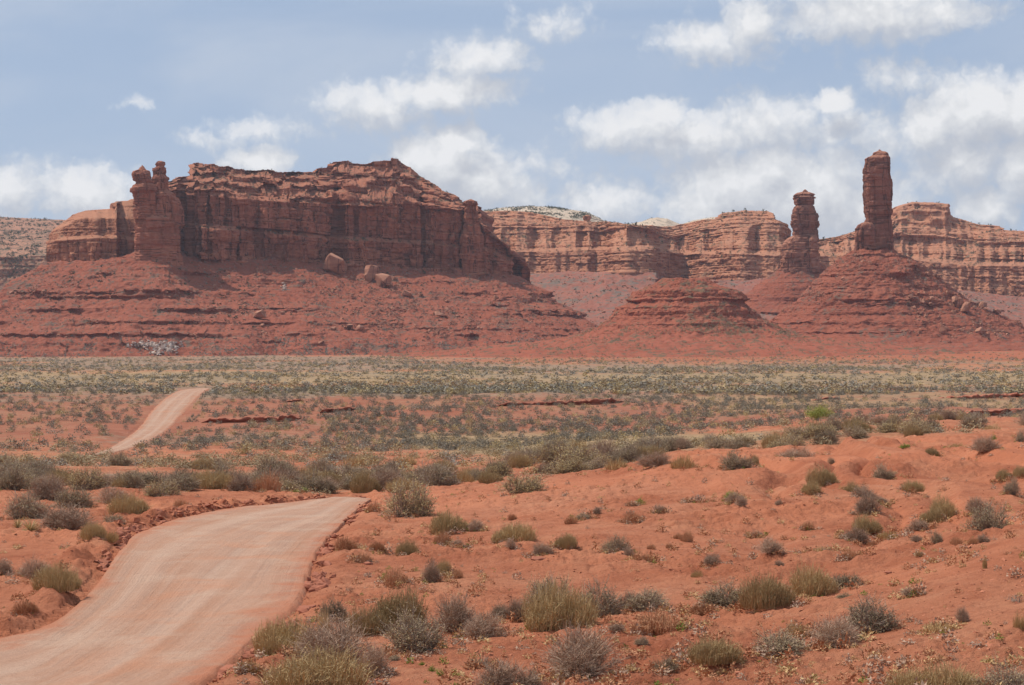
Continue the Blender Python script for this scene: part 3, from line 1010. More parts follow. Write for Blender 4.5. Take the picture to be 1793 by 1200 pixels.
# ---- apron of shale below the mesa
def build_talus():
    px = np.linspace(-420, 1150, 1100)
    topl = [(-420, 640, 1330), (-200, 590, 1370), (-60, 545, 1390), (0, 505, 1405), (40, 482, 1415), (85, 458, 1428), (150, 457, 1424), (205, 452, 1410), (238, 440, 1402), (262, 436, 1400), (300, 438, 1404), (330, 446, dm(330) + 2), (400, 449, dm(400) + 2), (500, 455, dm(500) + 2), (600, 463, dm(600) + 2), (700, 468, dm(700) + 2), (800, 474, dm(800) + 2), (890, 480, dm(890) + 2), (912, 484, 1540), (935, 500, 1535), (965, 520, 1520), (995, 540, 1500), (1010, 548, 1480), (1040, 578, 1420), (1150, 612, 1340)]
    m1 = [(-420, 642, 1290), (-200, 600, 1315), (-60, 560, 1335), (0, 527, 1350), (40, 512, 1365), (85, 500, 1372), (150, 494, 1372), (205, 478, 1370), (238, 466, 1368), (262, 463, 1366), (300, 468, 1366), (340, 492, 1372), (400, 500, 1380), (500, 502, 1395), (600, 510, 1408), (700, 515, 1418), (800, 520, 1428), (890, 526, 1440), (935, 540, 1440), (1010, 566, 1420), (1150, 614, 1320)]
    m2 = [(-420, 645, 1270), (-200, 616, 1270), (-60, 590, 1278), (0, 566, 1288), (85, 552, 1296), (150, 545, 1300), (238, 535, 1300), (300, 538, 1300), (400, 552, 1304), (600, 560, 1318), (800, 568, 1332), (935, 580, 1344), (1010, 594, 1350), (1150, 618, 1300)]
    toe = [(-420, 650, 1225), (0, 631, 1215), (300, 630, 1205), (600, 628, 1215), (900, 622, 1240), (1150, 624, 1270)]
    back = [(-420, 645, 1400), (-200, 600, 1440), (0, 515, 1470), (85, 466, 1480), (238, 442, 1440), (300, 440, 1440), (500, 458, dm(500) + 40), (900, 484, 1580), (1010, 556, 1560), (1150, 616, 1400)]
    L = [iline(l, px) for l in (toe, m2, m1, topl, back)]
    L[0][:, 2] += -1.2 + 2.0 * fbm(px / 80, 3.3, 1, 4)
    L[0][:, 1] += 28 * fbm(px / 90, 6.3, 1, 3)
    P = loft(L, [80, 90, 90, 8])
    P = smooth_grid(P, 8, 0)
    N = normals(smooth_grid(P, 4, 1))
    x, y, z = P[..., 0], P[..., 1], P[..., 2]
    # big spurs and draws
    sp = 9 * noise3(x / 70, 1.5, 3) * np.sin(np.linspace(0, math.pi, P.shape[0]))[:, None]
    P = P + np.stack([N[..., 0], N[..., 1], 0 * z], -1) * sp[..., None]
    P = taluswork(P, N, 4.2, ledge=3.0, period=13.0, gully=4.5, slope_noise=1.6, levels=[(41, 4.0, 6, -400, -225), (36, 2.5, 4, -400, -215), (57, 3.5, 5, -330, -240), (26, 3, 4.5, -420, -150), (16, 2.5, 4.5, -420, -40), (7, 2.5, 4.5, -420, 60), (33, 4.5, 7, -25, 80), (25, 4, 6.5, -60, 80), (43, 3.5, 5, -60, 40), (12, 3, 4, -150, 50)])
    SURF['talus'] = P
    o = mesh_obj('talus_slope', P.reshape(-1, 3), grid_faces(P.shape[1], P.shape[0]), M['talus'])
    tag(o, kind='structure')


build_talus()


# ---- wooded plateau far away on the left edge
def build_far_left():
    px = np.linspace(-500, 190, 420)
    def ln(pts):
        return iline(pts, px)
    L = [ln([(-500, 560, 2050), (190, 560, 2050)]), ln([(-500, 505, 2100), (0, 500, 2100), (80, 480, 2100), (190, 480, 2100)]), ln([(-500, 452, 2120), (0, 450, 2120), (190, 446, 2120)]), ln([(-500, 446, 2180), (0, 442, 2180), (190, 440, 2180)]),
         ln([(-500, 408, 2500), (0, 408, 2500), (190, 410, 2500)]), ln([(-500, 384, 2900), (-100, 379, 2900), (0, 380, 2900), (60, 383, 2900), (110, 385, 2900), (190, 387, 2900)]), ln([(-500, 420, 3400), (190, 420, 3400)])]
    P = loft(L, [14, 26, 10, 46, 40, 6])
    N = normals(smooth_grid(P, 3, 0))
    P = crag(P, N, 6.1, strata=6.0, sfreq=.09, cols=5.0, cfreq=.02, rough=2.5)
    SURF['farleft'] = P
    o = mesh_obj('mesa', P.reshape(-1, 3), grid_faces(P.shape[1], P.shape[0]), M['hill'])
    tag(o, 'distant low plateau dotted with dark juniper scrub at the far left edge', 'mesa')


build_far_left()


# ---- pale slickrock mesas across the back, their talus, and the white domes above them
def build_back():
    px = np.linspace(845, 2300, 1700)
    I = lambda pts: np.interp(px, [a[0] for a in pts], [a[1] for a in pts])
    dep = 1850 - 70 * np.exp(-((px - 1105) / 44) ** 6) + 55 * np.exp(-((px - 1195) / 26) ** 2) - 45 * np.exp(-((px - 1320) / 62) ** 6) + 40 * np.exp(-((px - 1450) / 45) ** 2) + 12 * noise3(px / 40, 2, 2) + 7 * noise3(px / 14, 5, 2)
    base = I([(845, 500), (900, 484), (1000, 476), (1060, 478), (1140, 478), (1180, 494), (1300, 492), (1380, 488), (1440, 478), (1500, 480), (1600, 495), (1700, 512), (1793, 522), (2300, 530)])
    led = I([(845, 440), (950, 437), (1060, 434), (1150, 432), (1200, 441), (1300, 441), (1390, 446), (1500, 442), (1600, 452), (1700, 462), (1793, 462), (2300, 470)])
    up = I([(845, 402), (960, 402), (1045, 395), (1060, 394), (1105, 396), (1140, 403), (1155, 415), (1170, 420), (1200, 414), (1240, 404), (1300, 398), (1365, 392), (1377, 396), (1383, 420), (1440, 430), (1490, 418), (1540, 414), (1600, 424), (1700, 428), (1793, 428), (2300, 440)])
    crest = I([(845, 371), (890, 369), (930, 372), (985, 384), (1040, 389), (1062, 388), (1085, 391), (1105, 394), (1140, 395), (1155, 397), (1175, 397), (1190, 393), (1205, 391), (1230, 385), (1250, 384), (1262, 382), (1266, 373), (1290, 371), (1300, 369), (1344, 370), (1352, 374), (1357, 384), (1376, 392), (1382, 416), (1432, 420), (1470, 414), (1500, 405), (1540, 395), (1562, 385), (1568, 366), (1575, 360), (1600, 354), (1640, 355), (1655, 357), (1659, 374), (1668, 380), (1690, 386), (1712, 393), (1752, 396), (1757, 403), (1793, 405), (1900, 408), (2300, 420)])
    amt = np.clip((up - crest) / 40, .15, 1)

    scal = 34 * np.clip(.42 - np.abs(noise3(px / 34, 7.7, 2)), -.1, .42) + 10 * np.clip(.4 - np.abs(noise3(px / 13, 2.7, 6)), 0, .4)

    def ln(row, dd):
        d = dep + dd
        return np.stack([(px - CX) / F * d, d, (CY - row) / F * d], -1)
    L = [ln(base + 16, -4), ln(base, 0), ln(led + 4, 22), ln(led - 3, 40 + 1.6 * scal), ln(up, 84 + .5 * scal)]
    segs = [6, 56, 10, 54]
    for k, f in enumerate(np.linspace(0, 1, 6)[1:]):
        ff = np.clip(f + (.06 * h01(np.floor(px / 38 + .9 * noise3(px / 60, 4.4 * k, 1)), k * 3) + .04 * noise3(px / 22, 2.2 * k, 4)) * (f < 1), 0, 1)
        L.append(ln(up + (crest - up) * (ff - .03), 84 + amt * 150 * (f - .16)))
        segs.append(9)
        L.append(ln(up + (crest - up) * ff, 84 + amt * 150 * f))
        segs.append(6)
    tl = L[-1]
    L += [tl + np.array([0, 60, -1.]), tl * np.array([1, 1, 0]) + np.array([0, 260, 60.])]
    segs += [5, 5]
    P = loft(L, segs)
    N = normals(smooth_grid(smooth_grid(P, 5, 0), 3, 1))
    low = (np.arange(P.shape[0]) <= sum(segs[:3]))[:, None]
    P = crag(P, N, 3.7, strata=np.where(low, 2.2, 3.0), sfreq=.11, cols=np.where(low, 4.0, 2.2), cfreq=.022, rough=2.0, dip=(.012, 0))
    SURF['back'] = P
    # three neighbouring mesas, cut where the skyline dips between them
    cuts = [0, np.searchsorted(px, 1172), np.searchsorted(px, 1428), len(px) - 1]
    labels = ['broad pale orange slickrock mesa with a blunt shaded buttress, right of the long dark mesa',
              'flat topped orange mesa with rounded alcoves, just left of the shorter spire',
              'layered pale mesa rising to a flat knob behind the tall spire at the right edge']
    kl = sum(segs[:3])
    for i in range(3):
        Q = P[:, cuts[i]:cuts[i + 1] + 1]
        c = Q[kl, Q.shape[1] // 2]
        t = empty('mesa', c)
        tag(t, labels[i], 'mesa')
        for nm, A, mm in (('lower_cliff', Q[:kl + 1], 'shoulder'), ('upper_ledges', Q[kl:], 'slick')):
            child(mesh_obj(nm, A.reshape(-1, 3), grid_faces(A.shape[1], A.shape[0]), M[mm]), t)
    # white domes behind
    px2 = np.linspace(835, 1300, 420)
    cr = [(835, 371, 2700), (860, 368, 2700), (880, 364, 2700), (930, 361.5, 2700), (970, 363, 2700), (1010, 369, 2700), (1030, 373, 2700), (1045, 381, 2700), (1060, 388, 2700), (1075, 393, 2700), (1105, 392, 2700), (1125, 388, 2700), (1138, 383, 2700), (1150, 381, 2700), (1168, 383, 2700), (1180, 389, 2700), (1192, 393, 2700), (1215, 386, 2700), (1250, 380, 2700), (1300, 382, 2700)]
    L = [iline(shift(cr, 70, -400), px2), iline(shift(cr, 14, -150), px2), iline(cr, px2), iline(shift(cr, 2, 200), px2), iline(shift(cr, 80, 500), px2)]
    P = loft(L, [20, 24, 5, 5])
    N = normals(smooth_grid(P, 3, 0))
    P = crag(P, N, 5.7, strata=3.0, sfreq=.12, cols=3, cfreq=.03, rough=1.6)
    SURF['dome'] = P
    i = np.searchsorted(px2, 1085)
    for sl, lb in ((slice(0, i + 1), 'white rock dome fringed with dark juniper, behind the pale orange mesa'), (slice(i, None), 'small cream rock dome on the skyline between two orange mesas')):
        Q = P[:, sl]
        o = mesh_obj('rock_dome', Q.reshape(-1, 3), grid_faces(Q.shape[1], Q.shape[0]), M['whitecap'])
        tag(o, lb, 'rock dome')
    # talus under the back mesas
    px3 = np.linspace(820, 2300, 800)
    topl = [(820, 512, 1830), (900, 482, 1838), (1000, 474, 1838), (1050, 476, 1800), (1060, 476, 1782), (1150, 476, 1782), (1165, 486, 1850), (1190, 490, 1900), (1240, 490, 1850), (1260, 490, 1808), (1370, 486, 1808), (1390, 484, 1850), (1450, 480, 1885), (1500, 480, 1845), (1600, 493, 1845), (1700, 510, 1845), (1793, 520, 1845), (2300, 528, 1845)]
    mid = [(820, 560, 1650), (1000, 536, 1660), (1100, 532, 1650), (1200, 540, 1670), (1300, 540, 1650), (1400, 540, 1650), (1600, 545, 1660), (1793, 556, 1660), (2300, 566, 1660)]
    toe = [(820, 612, 1430), (1100, 608, 1430), (1400, 604, 1430), (1793, 604, 1430), (2300, 606, 1430)]
    L = [iline(l, px3) for l in (toe, mid, topl)] + [iline(shift(topl, 4, 60), px3)]
    P = loft(L, [60, 60, 4])
    P = smooth_grid(P, 4, 0)
    N = normals(smooth_grid(P, 4, 1))
    x = P[..., 0]
    P = P + np.stack([N[..., 0], N[..., 1], 0 * x], -1) * (12 * noise3(x / 80, 4.5, 3) * np.sin(np.linspace(0, math.pi, P.shape[0]))[:, None])[..., None]
    P = taluswork(P, N, 9.9, ledge=3.4, period=16.0, gully=3.5, slope_noise=1.4)
    SURF['backtalus'] = P
    o = mesh_obj('talus_slope', P.reshape(-1, 3), grid_faces(P.shape[1], P.shape[0]), M['backtalus'])
    tag(o, kind='structure')


build_back()


# ---- cones: red knoll and the aprons under the spires
def cone(name, mat, apex_px, d, prof, seed, depth=1.0, ledge=2.5, period=9.0, gully=2.0, nu=620, per=2.6, sn=.8, levels=()):
    """prof = (row, left, right) from the crown down; the front flares towards the eye"""
    prof = np.array(prof, float)
    rows = np.linspace(prof[0, 0], prof[-1, 0], int((prof[-1, 0] - prof[0, 0]) * per))
    lx, rx = np.interp(rows, prof[:, 0], prof[:, 1]), np.interp(rows, prof[:, 0], prof[:, 2])
    th = np.linspace(0, 2 * math.pi, nu, endpoint=False)
    c, s = np.cos(th), np.sin(th)
    ax = (apex_px - CX) / F * d
    rl, rr_ = (apex_px - lx) / F * d, (rx - apex_px) / F * d
    wr = (c[None] + 1) / 2
    R = rl[:, None] * (1 - wr) + rr_[:, None] * wr
    X = ax + R * c[None]
    Y = d + R * s[None] * depth
    Z = np.broadcast_to(((CY - rows) / F * d)[:, None], X.shape)
    P = np.stack([X, Y, Z], -1)[::-1]
    foot = P[0] + (P[0] - P[0].mean(0)) * .03
    foot[:, 2] -= 14
    P = np.concatenate([foot[None], P, (P[-1] * .5 + P[-1].mean(0) * .5)[None], (P[-1] * .02 + P[-1].mean(0) * .98)[None]], 0)
    N = normals(P, True)
    N[-2:] = [0, 0, 1]
    P = taluswork(P, N, seed, ledge, period, gully, levels=levels, slope_noise=sn)
    o = mesh_obj(name, P.reshape(-1, 3), grid_faces(nu, P.shape[0], True), mat)
    SURF[name + str(seed)] = P
    tag(o, kind='structure')
    return o


cone('hill', M['knoll'], 1195, 1215, [(489, 1164, 1232), (493, 1158, 1240), (502, 1140, 1262), (511, 1116, 1288), (516, 1112, 1296), (523, 1112, 1297), (525, 1104, 1302), (532, 1098, 1304), (541, 1082, 1312), (545, 1080, 1318), (550, 1078, 1320), (560, 1066, 1338), (575, 1046, 1364), (586, 1018, 1400), (594, 980, 1440), (600, 940, 1490), (608, 850, 1580), (616, 760, 1660), (624, 660, 1740)], 1.7, depth=1.0, ledge=.9, period=6.0, gully=3.2, sn=1.9, levels=[(31.5, 3.6, 2.6, 0, 400), (21, 2.4, 2.2, 0, 400), (44, 1.6, .6, 0, 400)])
cone('talus_slope', M['talus'], 1530, 1430, [(436, 1496, 1566), (444, 1488, 1574), (458, 1470, 1600), (472, 1452, 1622), (500, 1424, 1658), (528, 1396, 1694), (550, 1370, 1738), (568, 1344, 1780), (585, 1318, 1812), (600, 1270, 1860), (612, 1180, 1960)], 3.1, depth=.9, ledge=1.6, period=8.0, gully=4.5, sn=1.9, levels=[(58, 5, 6, 308, 335), (35, 3, 3.6, 260, 345), (45, 2, 1.8, 260, 340), (31, 2, 1.8, 250, 350), (14, 2.5, 1.8, 230, 350), (65, 2, 1.5, 290, 330)])
cone('talus_slope', M['talus'], 1408, 1660, [(462, 1378, 1438), (474, 1360, 1446), (486, 1344, 1462), (505, 1318, 1490), (530, 1290, 1520), (560, 1250, 1560), (590, 1200, 1600), (604, 1170, 1640)], 5.3, depth=.8, ledge=3.4, period=14.0, gully=3.0, sn=1.0)


def build_spires():
    t = empty('rock_spire', W(1530, 440, 1430))
    tag(t, 'tallest rock spire, a slender straight shaft on a red cone at the right', 'rock spire')
    kw = dict(strata=.18, sfreq=.10, cols=1.5, cfreq=.07, rough=.8)
    o, _ = column_rock('shaft', M['spire'], [(442, 1512, 1563), (430, 1512, 1561), (415, 1515, 1559), (400, 1517, 1558), (386, 1517, 1558), (383, 1518, 1557), (370, 1516, 1558), (350, 1515.5, 1558.5), (335, 1514, 1559), (318, 1514, 1557), (308, 1515, 1556.5), (305, 1516, 1556), (303, 1514.5, 1555.5), (290, 1515, 1555), (278, 1517, 1554), (276, 1519, 1554), (273, 1527, 1553), (269, 1531, 1552.5), (267, 1534, 1551)], 1430, 2.0, nu=160, per=2.4, depth=.85, squareness=3.6, skew=-.25, **kw)
    sh = child(o, t)
    o, _ = column_rock('buttress', M['spire'], [(442, 1497, 1530), (430, 1499, 1530), (412, 1500, 1530), (400, 1501, 1528), (394, 1505, 1526), (391, 1510, 1524)], 1424, 6.0, nu=90, depth=.9, **kw)
    child(o, t)
    o, _ = column_rock('caprock', M['spire'], [(270, 1528, 1545), (267, 1530, 1546), (265, 1536, 1545), (264, 1538, 1542)], 1430, 8.0, nu=50, strata=.3, cols=.5, cfreq=.2, rough=.6)
    child(o, t)
    o.parent = sh
    t = empty('rock_spire', W(1408, 470, 1660))
    tag(t, 'shorter rock spire with stacked blocky top and wide pedestal, left of tallest spire', 'rock spire')
    o, _ = column_rock('pedestal', M['spire'], [(478, 1368, 1438), (460, 1369, 1433), (440, 1370, 1432), (428, 1372, 1432), (420, 1378, 1431), (414, 1386, 1430)], 1655, 3.3, nu=140, depth=.9, squareness=3, strata=1.0, sfreq=.13, cols=2.6, cfreq=.06, rough=1.0)
    child(o, t)
    o, _ = column_rock('shaft', M['spire'], [(424, 1385, 1431), (412, 1387, 1431), (405, 1389, 1430), (395, 1387, 1432), (385, 1386, 1431), (375, 1387, 1430.5), (368, 1389, 1428), (363, 1391, 1426), (360, 1394, 1423), (358, 1391, 1426), (352, 1390, 1427), (346, 1389, 1427), (344, 1391, 1424), (342, 1391, 1426), (340, 1393, 1424), (338, 1397, 1420)], 1658, 7.7, nu=120, depth=.9, squareness=3, strata=.55, sfreq=.16, cols=1.8, cfreq=.08, rough=.9)
    sh = child(o, t)
    o, _ = column_rock('capstone', M['spire'], [(339, 1403, 1415), (337, 1405, 1414), (335, 1405.5, 1413.5), (333.5, 1407, 1412)], 1658, 9.1, nu=40, strata=.2, cols=.3, cfreq=.2, rough=.4)
    child(o, t)
    o.parent = sh
    o, _ = column_rock('balanced_rock', M['slick'], [(390, 1020, 1037), (386, 1022, 1034), (383, 1021, 1034.5), (379, 1021, 1035), (378, 1024, 1033)], 2100, 4.4, nu=50, strata=.5, cols=.5, cfreq=.1, rough=.7)
    tag(o, 'small squat rock balanced on the pale ridge below the white dome', 'rock')


build_spires()

# ------------------------------------------------------------------ ledges in the bank, boulders, stones
def rock_ledge(pts, h, seed, label):
    """a low undercut outcrop along a traced line of photo pixels on the ground"""
    pts = np.array(pts, float)
    px = np.linspace(pts[0, 0], pts[-1, 0], int((pts[-1, 0] - pts[0, 0]) * 1.4) + 12)
    row = np.interp(px, pts[:, 0], pts[:, 1])
    d = raycast(px, row)
    for _ in range(6):
        d[1:-1] = .25 * d[:-2] + .5 * d[1:-1] + .25 * d[2:]
    x = (px - CX) / F * d
    z0 = zbase(x, d)
    env = np.clip(np.sin(np.linspace(0, math.pi, len(px))) * 3.5, .04, 1) * np.clip(.95 + .45 * fbm(px / 14, seed, 1, 3), .35, 1.25) * (1 - .9 * sstep(.42, .55, noise3(px / 17, seed, 6)))
    H = h * env
    rows = [(0.35, -.6), (.15, .1), (0, .45), (-.25, .62), (-.32, .86), (-.18, 1.0), (.6, 1.04), (2.2, .85), (5.0, -.2)]
    P = np.stack([np.stack([x + 0 * d, d + a * (h if k < 6 else 1.2), z0 + np.where(b > 0, H * b, b)], -1) for k, (a, b) in enumerate(rows)])
    out = (.22 * h * noise3(P[..., 0] / .9 + seed, P[..., 2] / .3, 3) + .45 * h * np.tanh(2 * noise3(P[..., 0] / 2.6 + seed, 2, P[..., 2] / 2)))
    P[..., 1] += out
    P[..., 2] += .12 * h * noise3(P[..., 0] / 1.1, P[..., 1] / 1.1, seed)
    o = mesh_obj('rock_ledge', P.reshape(-1, 3), grid_faces(P.shape[1], P.shape[0]), M['ledge'], smooth=False)
    tag(o, label, 'rock ledge')


rock_ledge([(855, 714), (960, 711), (1040, 708), (1092, 703)], .75, 1.1, 'long dark undercut ledge in the scrubby bank at the middle of the photo')
rock_ledge([(352, 741), (420, 740), (470, 738), (524, 733)], .75, 2.2, 'dark undercut ledge in the red bank just right of the far road')
rock_ledge([(484, 707), (532, 704)], .55, 3.3, 'short dark ledge near the top of the bank right of the far road')
rock_ledge([(1640, 700), (1700, 701), (1760, 697), (1860, 698)], .8, 4.4, 'dark red stepped ledge in the bank at the right edge')
rock_ledge([(1423, 704), (1470, 700)], .5, 5.5, 'short red ledge in the bank above the bright green tree')
rock_ledge([(560, 722), (618, 716)], .45, 6.6, 'low broken ledge in the bank left of the long middle ledge')
rock_ledge([(1690, 726), (1800, 722)], .5, 7.7, 'low thin ledge below the stepped one at the right edge')


def boulder_mesh(name, seed, n=26, squash=(1, 1, .8)):
    import bmesh
    r = np.random.default_rng(seed)
    p = r.normal(size=(n, 3))
    p /= np.abs(p).max(1)[:, None] ** .85 * np.linalg.norm(p, axis=1)[:, None] ** .15
    p *= r.uniform(.82, 1, (n, 1))
    p *= np.array(squash) * .5
    bm = bmesh.new()
    for v in p:
        bm.verts.new(v)
    bmesh.ops.convex_hull(bm, input=bm.verts)
    bmesh.ops.delete(bm, geom=[v for v in bm.verts if not v.link_faces], context='VERTS')
    bmesh.ops.bevel(bm, geom=list(bm.edges), offset=.02, segments=1, affect='EDGES')
    bmesh.ops.subdivide_edges(bm, edges=[e for e in bm.edges if e.calc_length() > .15], cuts=2, use_grid_fill=True)
    bmesh.ops.triangulate(bm, faces=bm.faces)
    for v in bm.verts:
        c = v.co
        k = .035 * float(fbm(c.x * 4 + seed, c.y * 4, c.z * 4, 3))
        v.co = c * (1 + k * 2)
    me = bpy.data.meshes.new(name)
    bm.to_mesh(me)
    bm.free()
    return me


BOULD = [boulder_mesh('boulder', 100 + i, 13 + 2 * i, (1, .9, .6 + .06 * i)) for i in range(7)]
for me in BOULD:
    me.materials.append(M['boulder'])
RUB = [boulder_mesh('stone', 200 + i, 14 + 2 * i, (1, .8, .42 + .05 * i)) for i in range(6)]
for me in RUB:
    me.materials.append(M['rubble'])


def put(me, name, loc, s, rot, label=None, cat=None, group=None):
    o = bpy.data.objects.new(name, me)
    o.location = loc
    o.scale = s if hasattr(s, '__len__') else (s, s, s)
    o.rotation_euler = rot
    COL.objects.link(o)
    tag(o, label, cat, group)
    return o


def on_surf(key, px, row, dmin=0):
    """point of a sheet nearest to a photo pixel (its frontmost visible layer)"""
    P = SURF[key].reshape(-1, 3)
    qx, qy = CX + P[:, 0] / P[:, 1] * F, CY - P[:, 2] / P[:, 1] * F
    e = (qx - px) ** 2 + (qy - row) ** 2 + P[:, 1] * .002
    return P[e.argmin()]


BIG = [('talus', 590, 463, 42, 38, (.25, .35, .3), 2, 'big leaning block of pale sandstone, topmost of three below the mesa wall'),
       ('talus', 650, 480, 25, 30, (.3, .5, .9), 5, 'upright pale block tilted against its darker neighbour on the mesa apron'),
       ('talus', 671, 492, 31, 28, (.1, -.3, .2), 3, 'dark squarish block, lowest of the three great blocks on the mesa apron'),
       ('talus', 612, 573, 14, 11, (0, 0, .2), 4, 'pale rounded boulder low on the mesa apron beside a darker one'),
       ('talus', 630, 575, 14, 10, (0, 0, 1.2), 6, 'dark round boulder low on the mesa apron beside a paler one'),
       ('talus', 456, 552, 26, 22, (.2, .2, 2), 1, 'blocky boulder halfway down the mesa apron, left of the great blocks'),
       ('talus', 457, 541, 15, 12, (.1, .3, 1), 0, 'small slab sitting on the blocky boulder halfway down the mesa apron'),
       ('talus', 772, 553, 24, 12, (.1, .4, .3), 1, 'flat slab on the mesa apron right of the great blocks'),
       ('talus', 715, 515, 20, 12, (.2, .4, .3), 2, 'pale slab just below the right side of the dark squarish block'),
       ('talus_slope3.1', 1676, 530, 22, 16, (.2, .5, .4), 5, 'pale boulder high on the right flank of the tall spire cone'),
       ('talus_slope3.1', 1690, 538, 19, 22, (.4, .3, 1.4), 2, 'upright boulder beside a paler one on the right cone flank'),
       ('talus_slope3.1', 1650, 578, 14, 18, (.2, .1, .4), 3, 'upright pale block near the foot of the tall spire cone'),
       ('talus_slope3.1', 1722, 530, 16, 12, (.2, .1, 2.4), 4, 'boulder on the cone skyline right of the tall spire'),
       ('talus_slope3.1', 1746, 543, 18, 12, (.3, .1, 1.4), 0, 'lower boulder on the cone skyline right of the tall spire'),
       ('talus_slope3.1', 1716, 580, 17, 12, (.3, .2, .7), 6, 'pale flat boulder at the right foot of the tall spire cone')]
for key, px, row, w, h, rot, k, lb in BIG:
    p = on_surf(key, px, row + h * .32)
    d = p[1]
    s = w / F * d
    dims = np.array(BOULD[k].vertices[0].co)
    put(BOULD[k], 'boulder', (p[0], p[1] - s * .2, p[2] + h * .3 / F * d), (s * 1.1, s * 1.0, h / F * d * 1.35), rot, lb, 'boulder')


def strew(key, n, smin, smax, label, group, pxr=(0, 1793), rowr=(300, 640), pw=2.6, seed=1):
    r = np.random.default_rng(seed)
    P = SURF[key].reshape(-1, 3)
    qx, qy = CX + P[:, 0] / P[:, 1] * F, CY - P[:, 2] / P[:, 1] * F
    idx = np.nonzero((qx > pxr[0]) & (qx < pxr[1]) & (qy > rowr[0]) & (qy < rowr[1]))[0]
    clump = sstep(-.2, .5, noise3(P[idx, 0] / 22, P[idx, 1] / 30, P[idx, 2] / 30 + seed)) + .06
    idx = r.choice(idx, n, p=clump / clump.sum())
    size = smin + (smax - smin) * r.random(n) ** pw
    return P[idx], size, r


def strew_boulders(key, n, smin, smax, label, group, **kw):
    pts, size, r = strew(key, n, smin, smax, label, group, **kw)
    for p, s in zip(pts, size):
        put(BOULD[r.integers(7)], 'boulder', (p[0], p[1], p[2] + s * .1), (s, s * r.uniform(.7, 1), s * r.uniform(.7, 1.1)), (r.uniform(-.5, .5), r.uniform(-.5, .5), r.uniform(0, 6)), label, 'boulder', group)


strew_boulders('talus', 90, 2.2, 6.0, 'loose sandstone boulder strewn over the apron below the dark mesa', 'boulders on the mesa apron', rowr=(480, 615), pxr=(0, 1000), seed=3)
strew_boulders('talus_slope3.1', 95, 1.8, 6.0, 'loose pale boulder strewn down the right flank of the tall spire cone', 'boulders on the right cone flank', pxr=(1590, 1793), rowr=(470, 600), seed=4)
strew_boulders('talus_slope3.1', 25, 1.6, 4.0, 'loose boulder on the left flank of the tall spire cone', 'boulders on the left cone flank', pxr=(1330, 1500), rowr=(470, 590), seed=5)
strew_boulders('backtalus', 60, 2.5, 7.0, 'loose boulder on the pale apron below the distant mesas', 'boulders on the distant apron', pxr=(900, 1793), rowr=(490, 590), seed=6)


def debris(name, keys, mat, seed, cats=None):
    """uncountable small stones as one mesh of little blocks"""
    r = np.random.default_rng(seed)
    base = np.array([[-1, -1, -.6], [1, -1, -.6], [1, 1, -.6], [-1, 1, -.6], [-.7, -.8, .6], [.8, -.6, .5], [.6, .8, .6], [-.8, .6, .4]]) * .5
    fc = np.array([[0, 1, 5, 4], [1, 2, 6, 5], [2, 3, 7, 6], [3, 0, 4, 7], [4, 5, 6, 7]])
    V, Fa, k = [], [], 0
    for pts, size in keys:
        n = len(pts)
        a = r.uniform(0, 6.28, n)
        c, s = np.cos(a), np.sin(a)
        B = base[None] * size[:, None, None] * r.uniform(.6, 1.2, (n, 1, 3)) * (1 + .25 * r.normal(size=(n, 8, 3)))
        X = B[..., 0] * c[:, None] - B[..., 1] * s[:, None]
        Y = B[..., 0] * s[:, None] + B[..., 1] * c[:, None]
        tl = r.normal(size=(n, 1)) * .3
        Z = B[..., 2] + tl * X
        V.append((np.stack([X, Y, Z], -1) + pts[:, None, :]).reshape(-1, 3))
        Fa.append((fc[None] + (np.arange(n) * 8)[:, None, None] + k).reshape(-1, 4))
        k += n * 8
    o = mesh_obj(name, np.concatenate(V), np.concatenate(Fa), mat, smooth=False)
    tag(o, kind='stuff')
    return o


deb = []
for key, n, a, b, kw in (('talus', 5200, .5, 2.2, dict(rowr=(470, 626), pxr=(-50, 1030))), ('talus_slope3.1', 2600, .5, 2.2, dict(rowr=(445, 605), pxr=(1300, 1800))), ('backtalus', 2600, .7, 2.8, dict(rowr=(480, 600), pxr=(850, 1800))), ('hill1.7', 500, .4, 1.3, dict(rowr=(500, 600), pxr=(1000, 1420))), ('talus_slope5.3', 500, .6, 2, dict(rowr=(470, 590), pxr=(1250, 1520)))):
    p, s, _ = strew(key, n, a, b, '', '', seed=n, **kw)
    deb.append((p, s))
for pxr, rowr, n in (((560, 720), (480, 560), 700), ((640, 800), (520, 600), 700), ((760, 1000), (500, 600), 500), ((1600, 1793), (470, 600), 1600), ((330, 480), (470, 600), 400)):
    p, s, _ = strew('talus_slope3.1' if pxr[0] > 1500 else 'talus', n, .6, 3.2, '', '', seed=n + pxr[0], pxr=pxr, rowr=rowr)
    deb.append((p, s))
o = debris('scree', deb, M['boulder'], 5)
tag(o, 'small broken stones littering the shale aprons below the cliffs', 'scree')

# a white patch of broken rock at the foot of the apron, and white specks higher up
wm, wt, wb = new_mat('white_stone', .9, .1)
wt.l.new(wt.ramp(wt.noise(wt.node('ShaderNodeNewGeometry').outputs['Position'], .5, 4), [(.35, (.40, .22, .15)), (.6, (.60, .50, .42))]), wb.inputs['Base Color'])
r = np.random.default_rng(11)
pts = []
for cx, cy, rx, ry, n in ((292, 607, 24, 9, 130), (255, 603, 22, 5, 60), (275, 618, 16, 3, 30), (497, 503, 5, 5, 14)):
    for _ in range(n):
        p = on_surf('talus', cx + r.normal() * rx * .5, cy + r.normal() * ry * .5)
        pts.append(p + [0, -.6, .2])
pts = np.array(pts)
o = debris('white_rubble', [(pts, r.uniform(.8, 2.8, len(pts)))], wm, 6)
tag(o, 'patch of white broken rock at the foot of the mesa apron', 'rubble')

# ---- stones thrown up along the road edges and on the slope
r = np.random.default_rng(21)


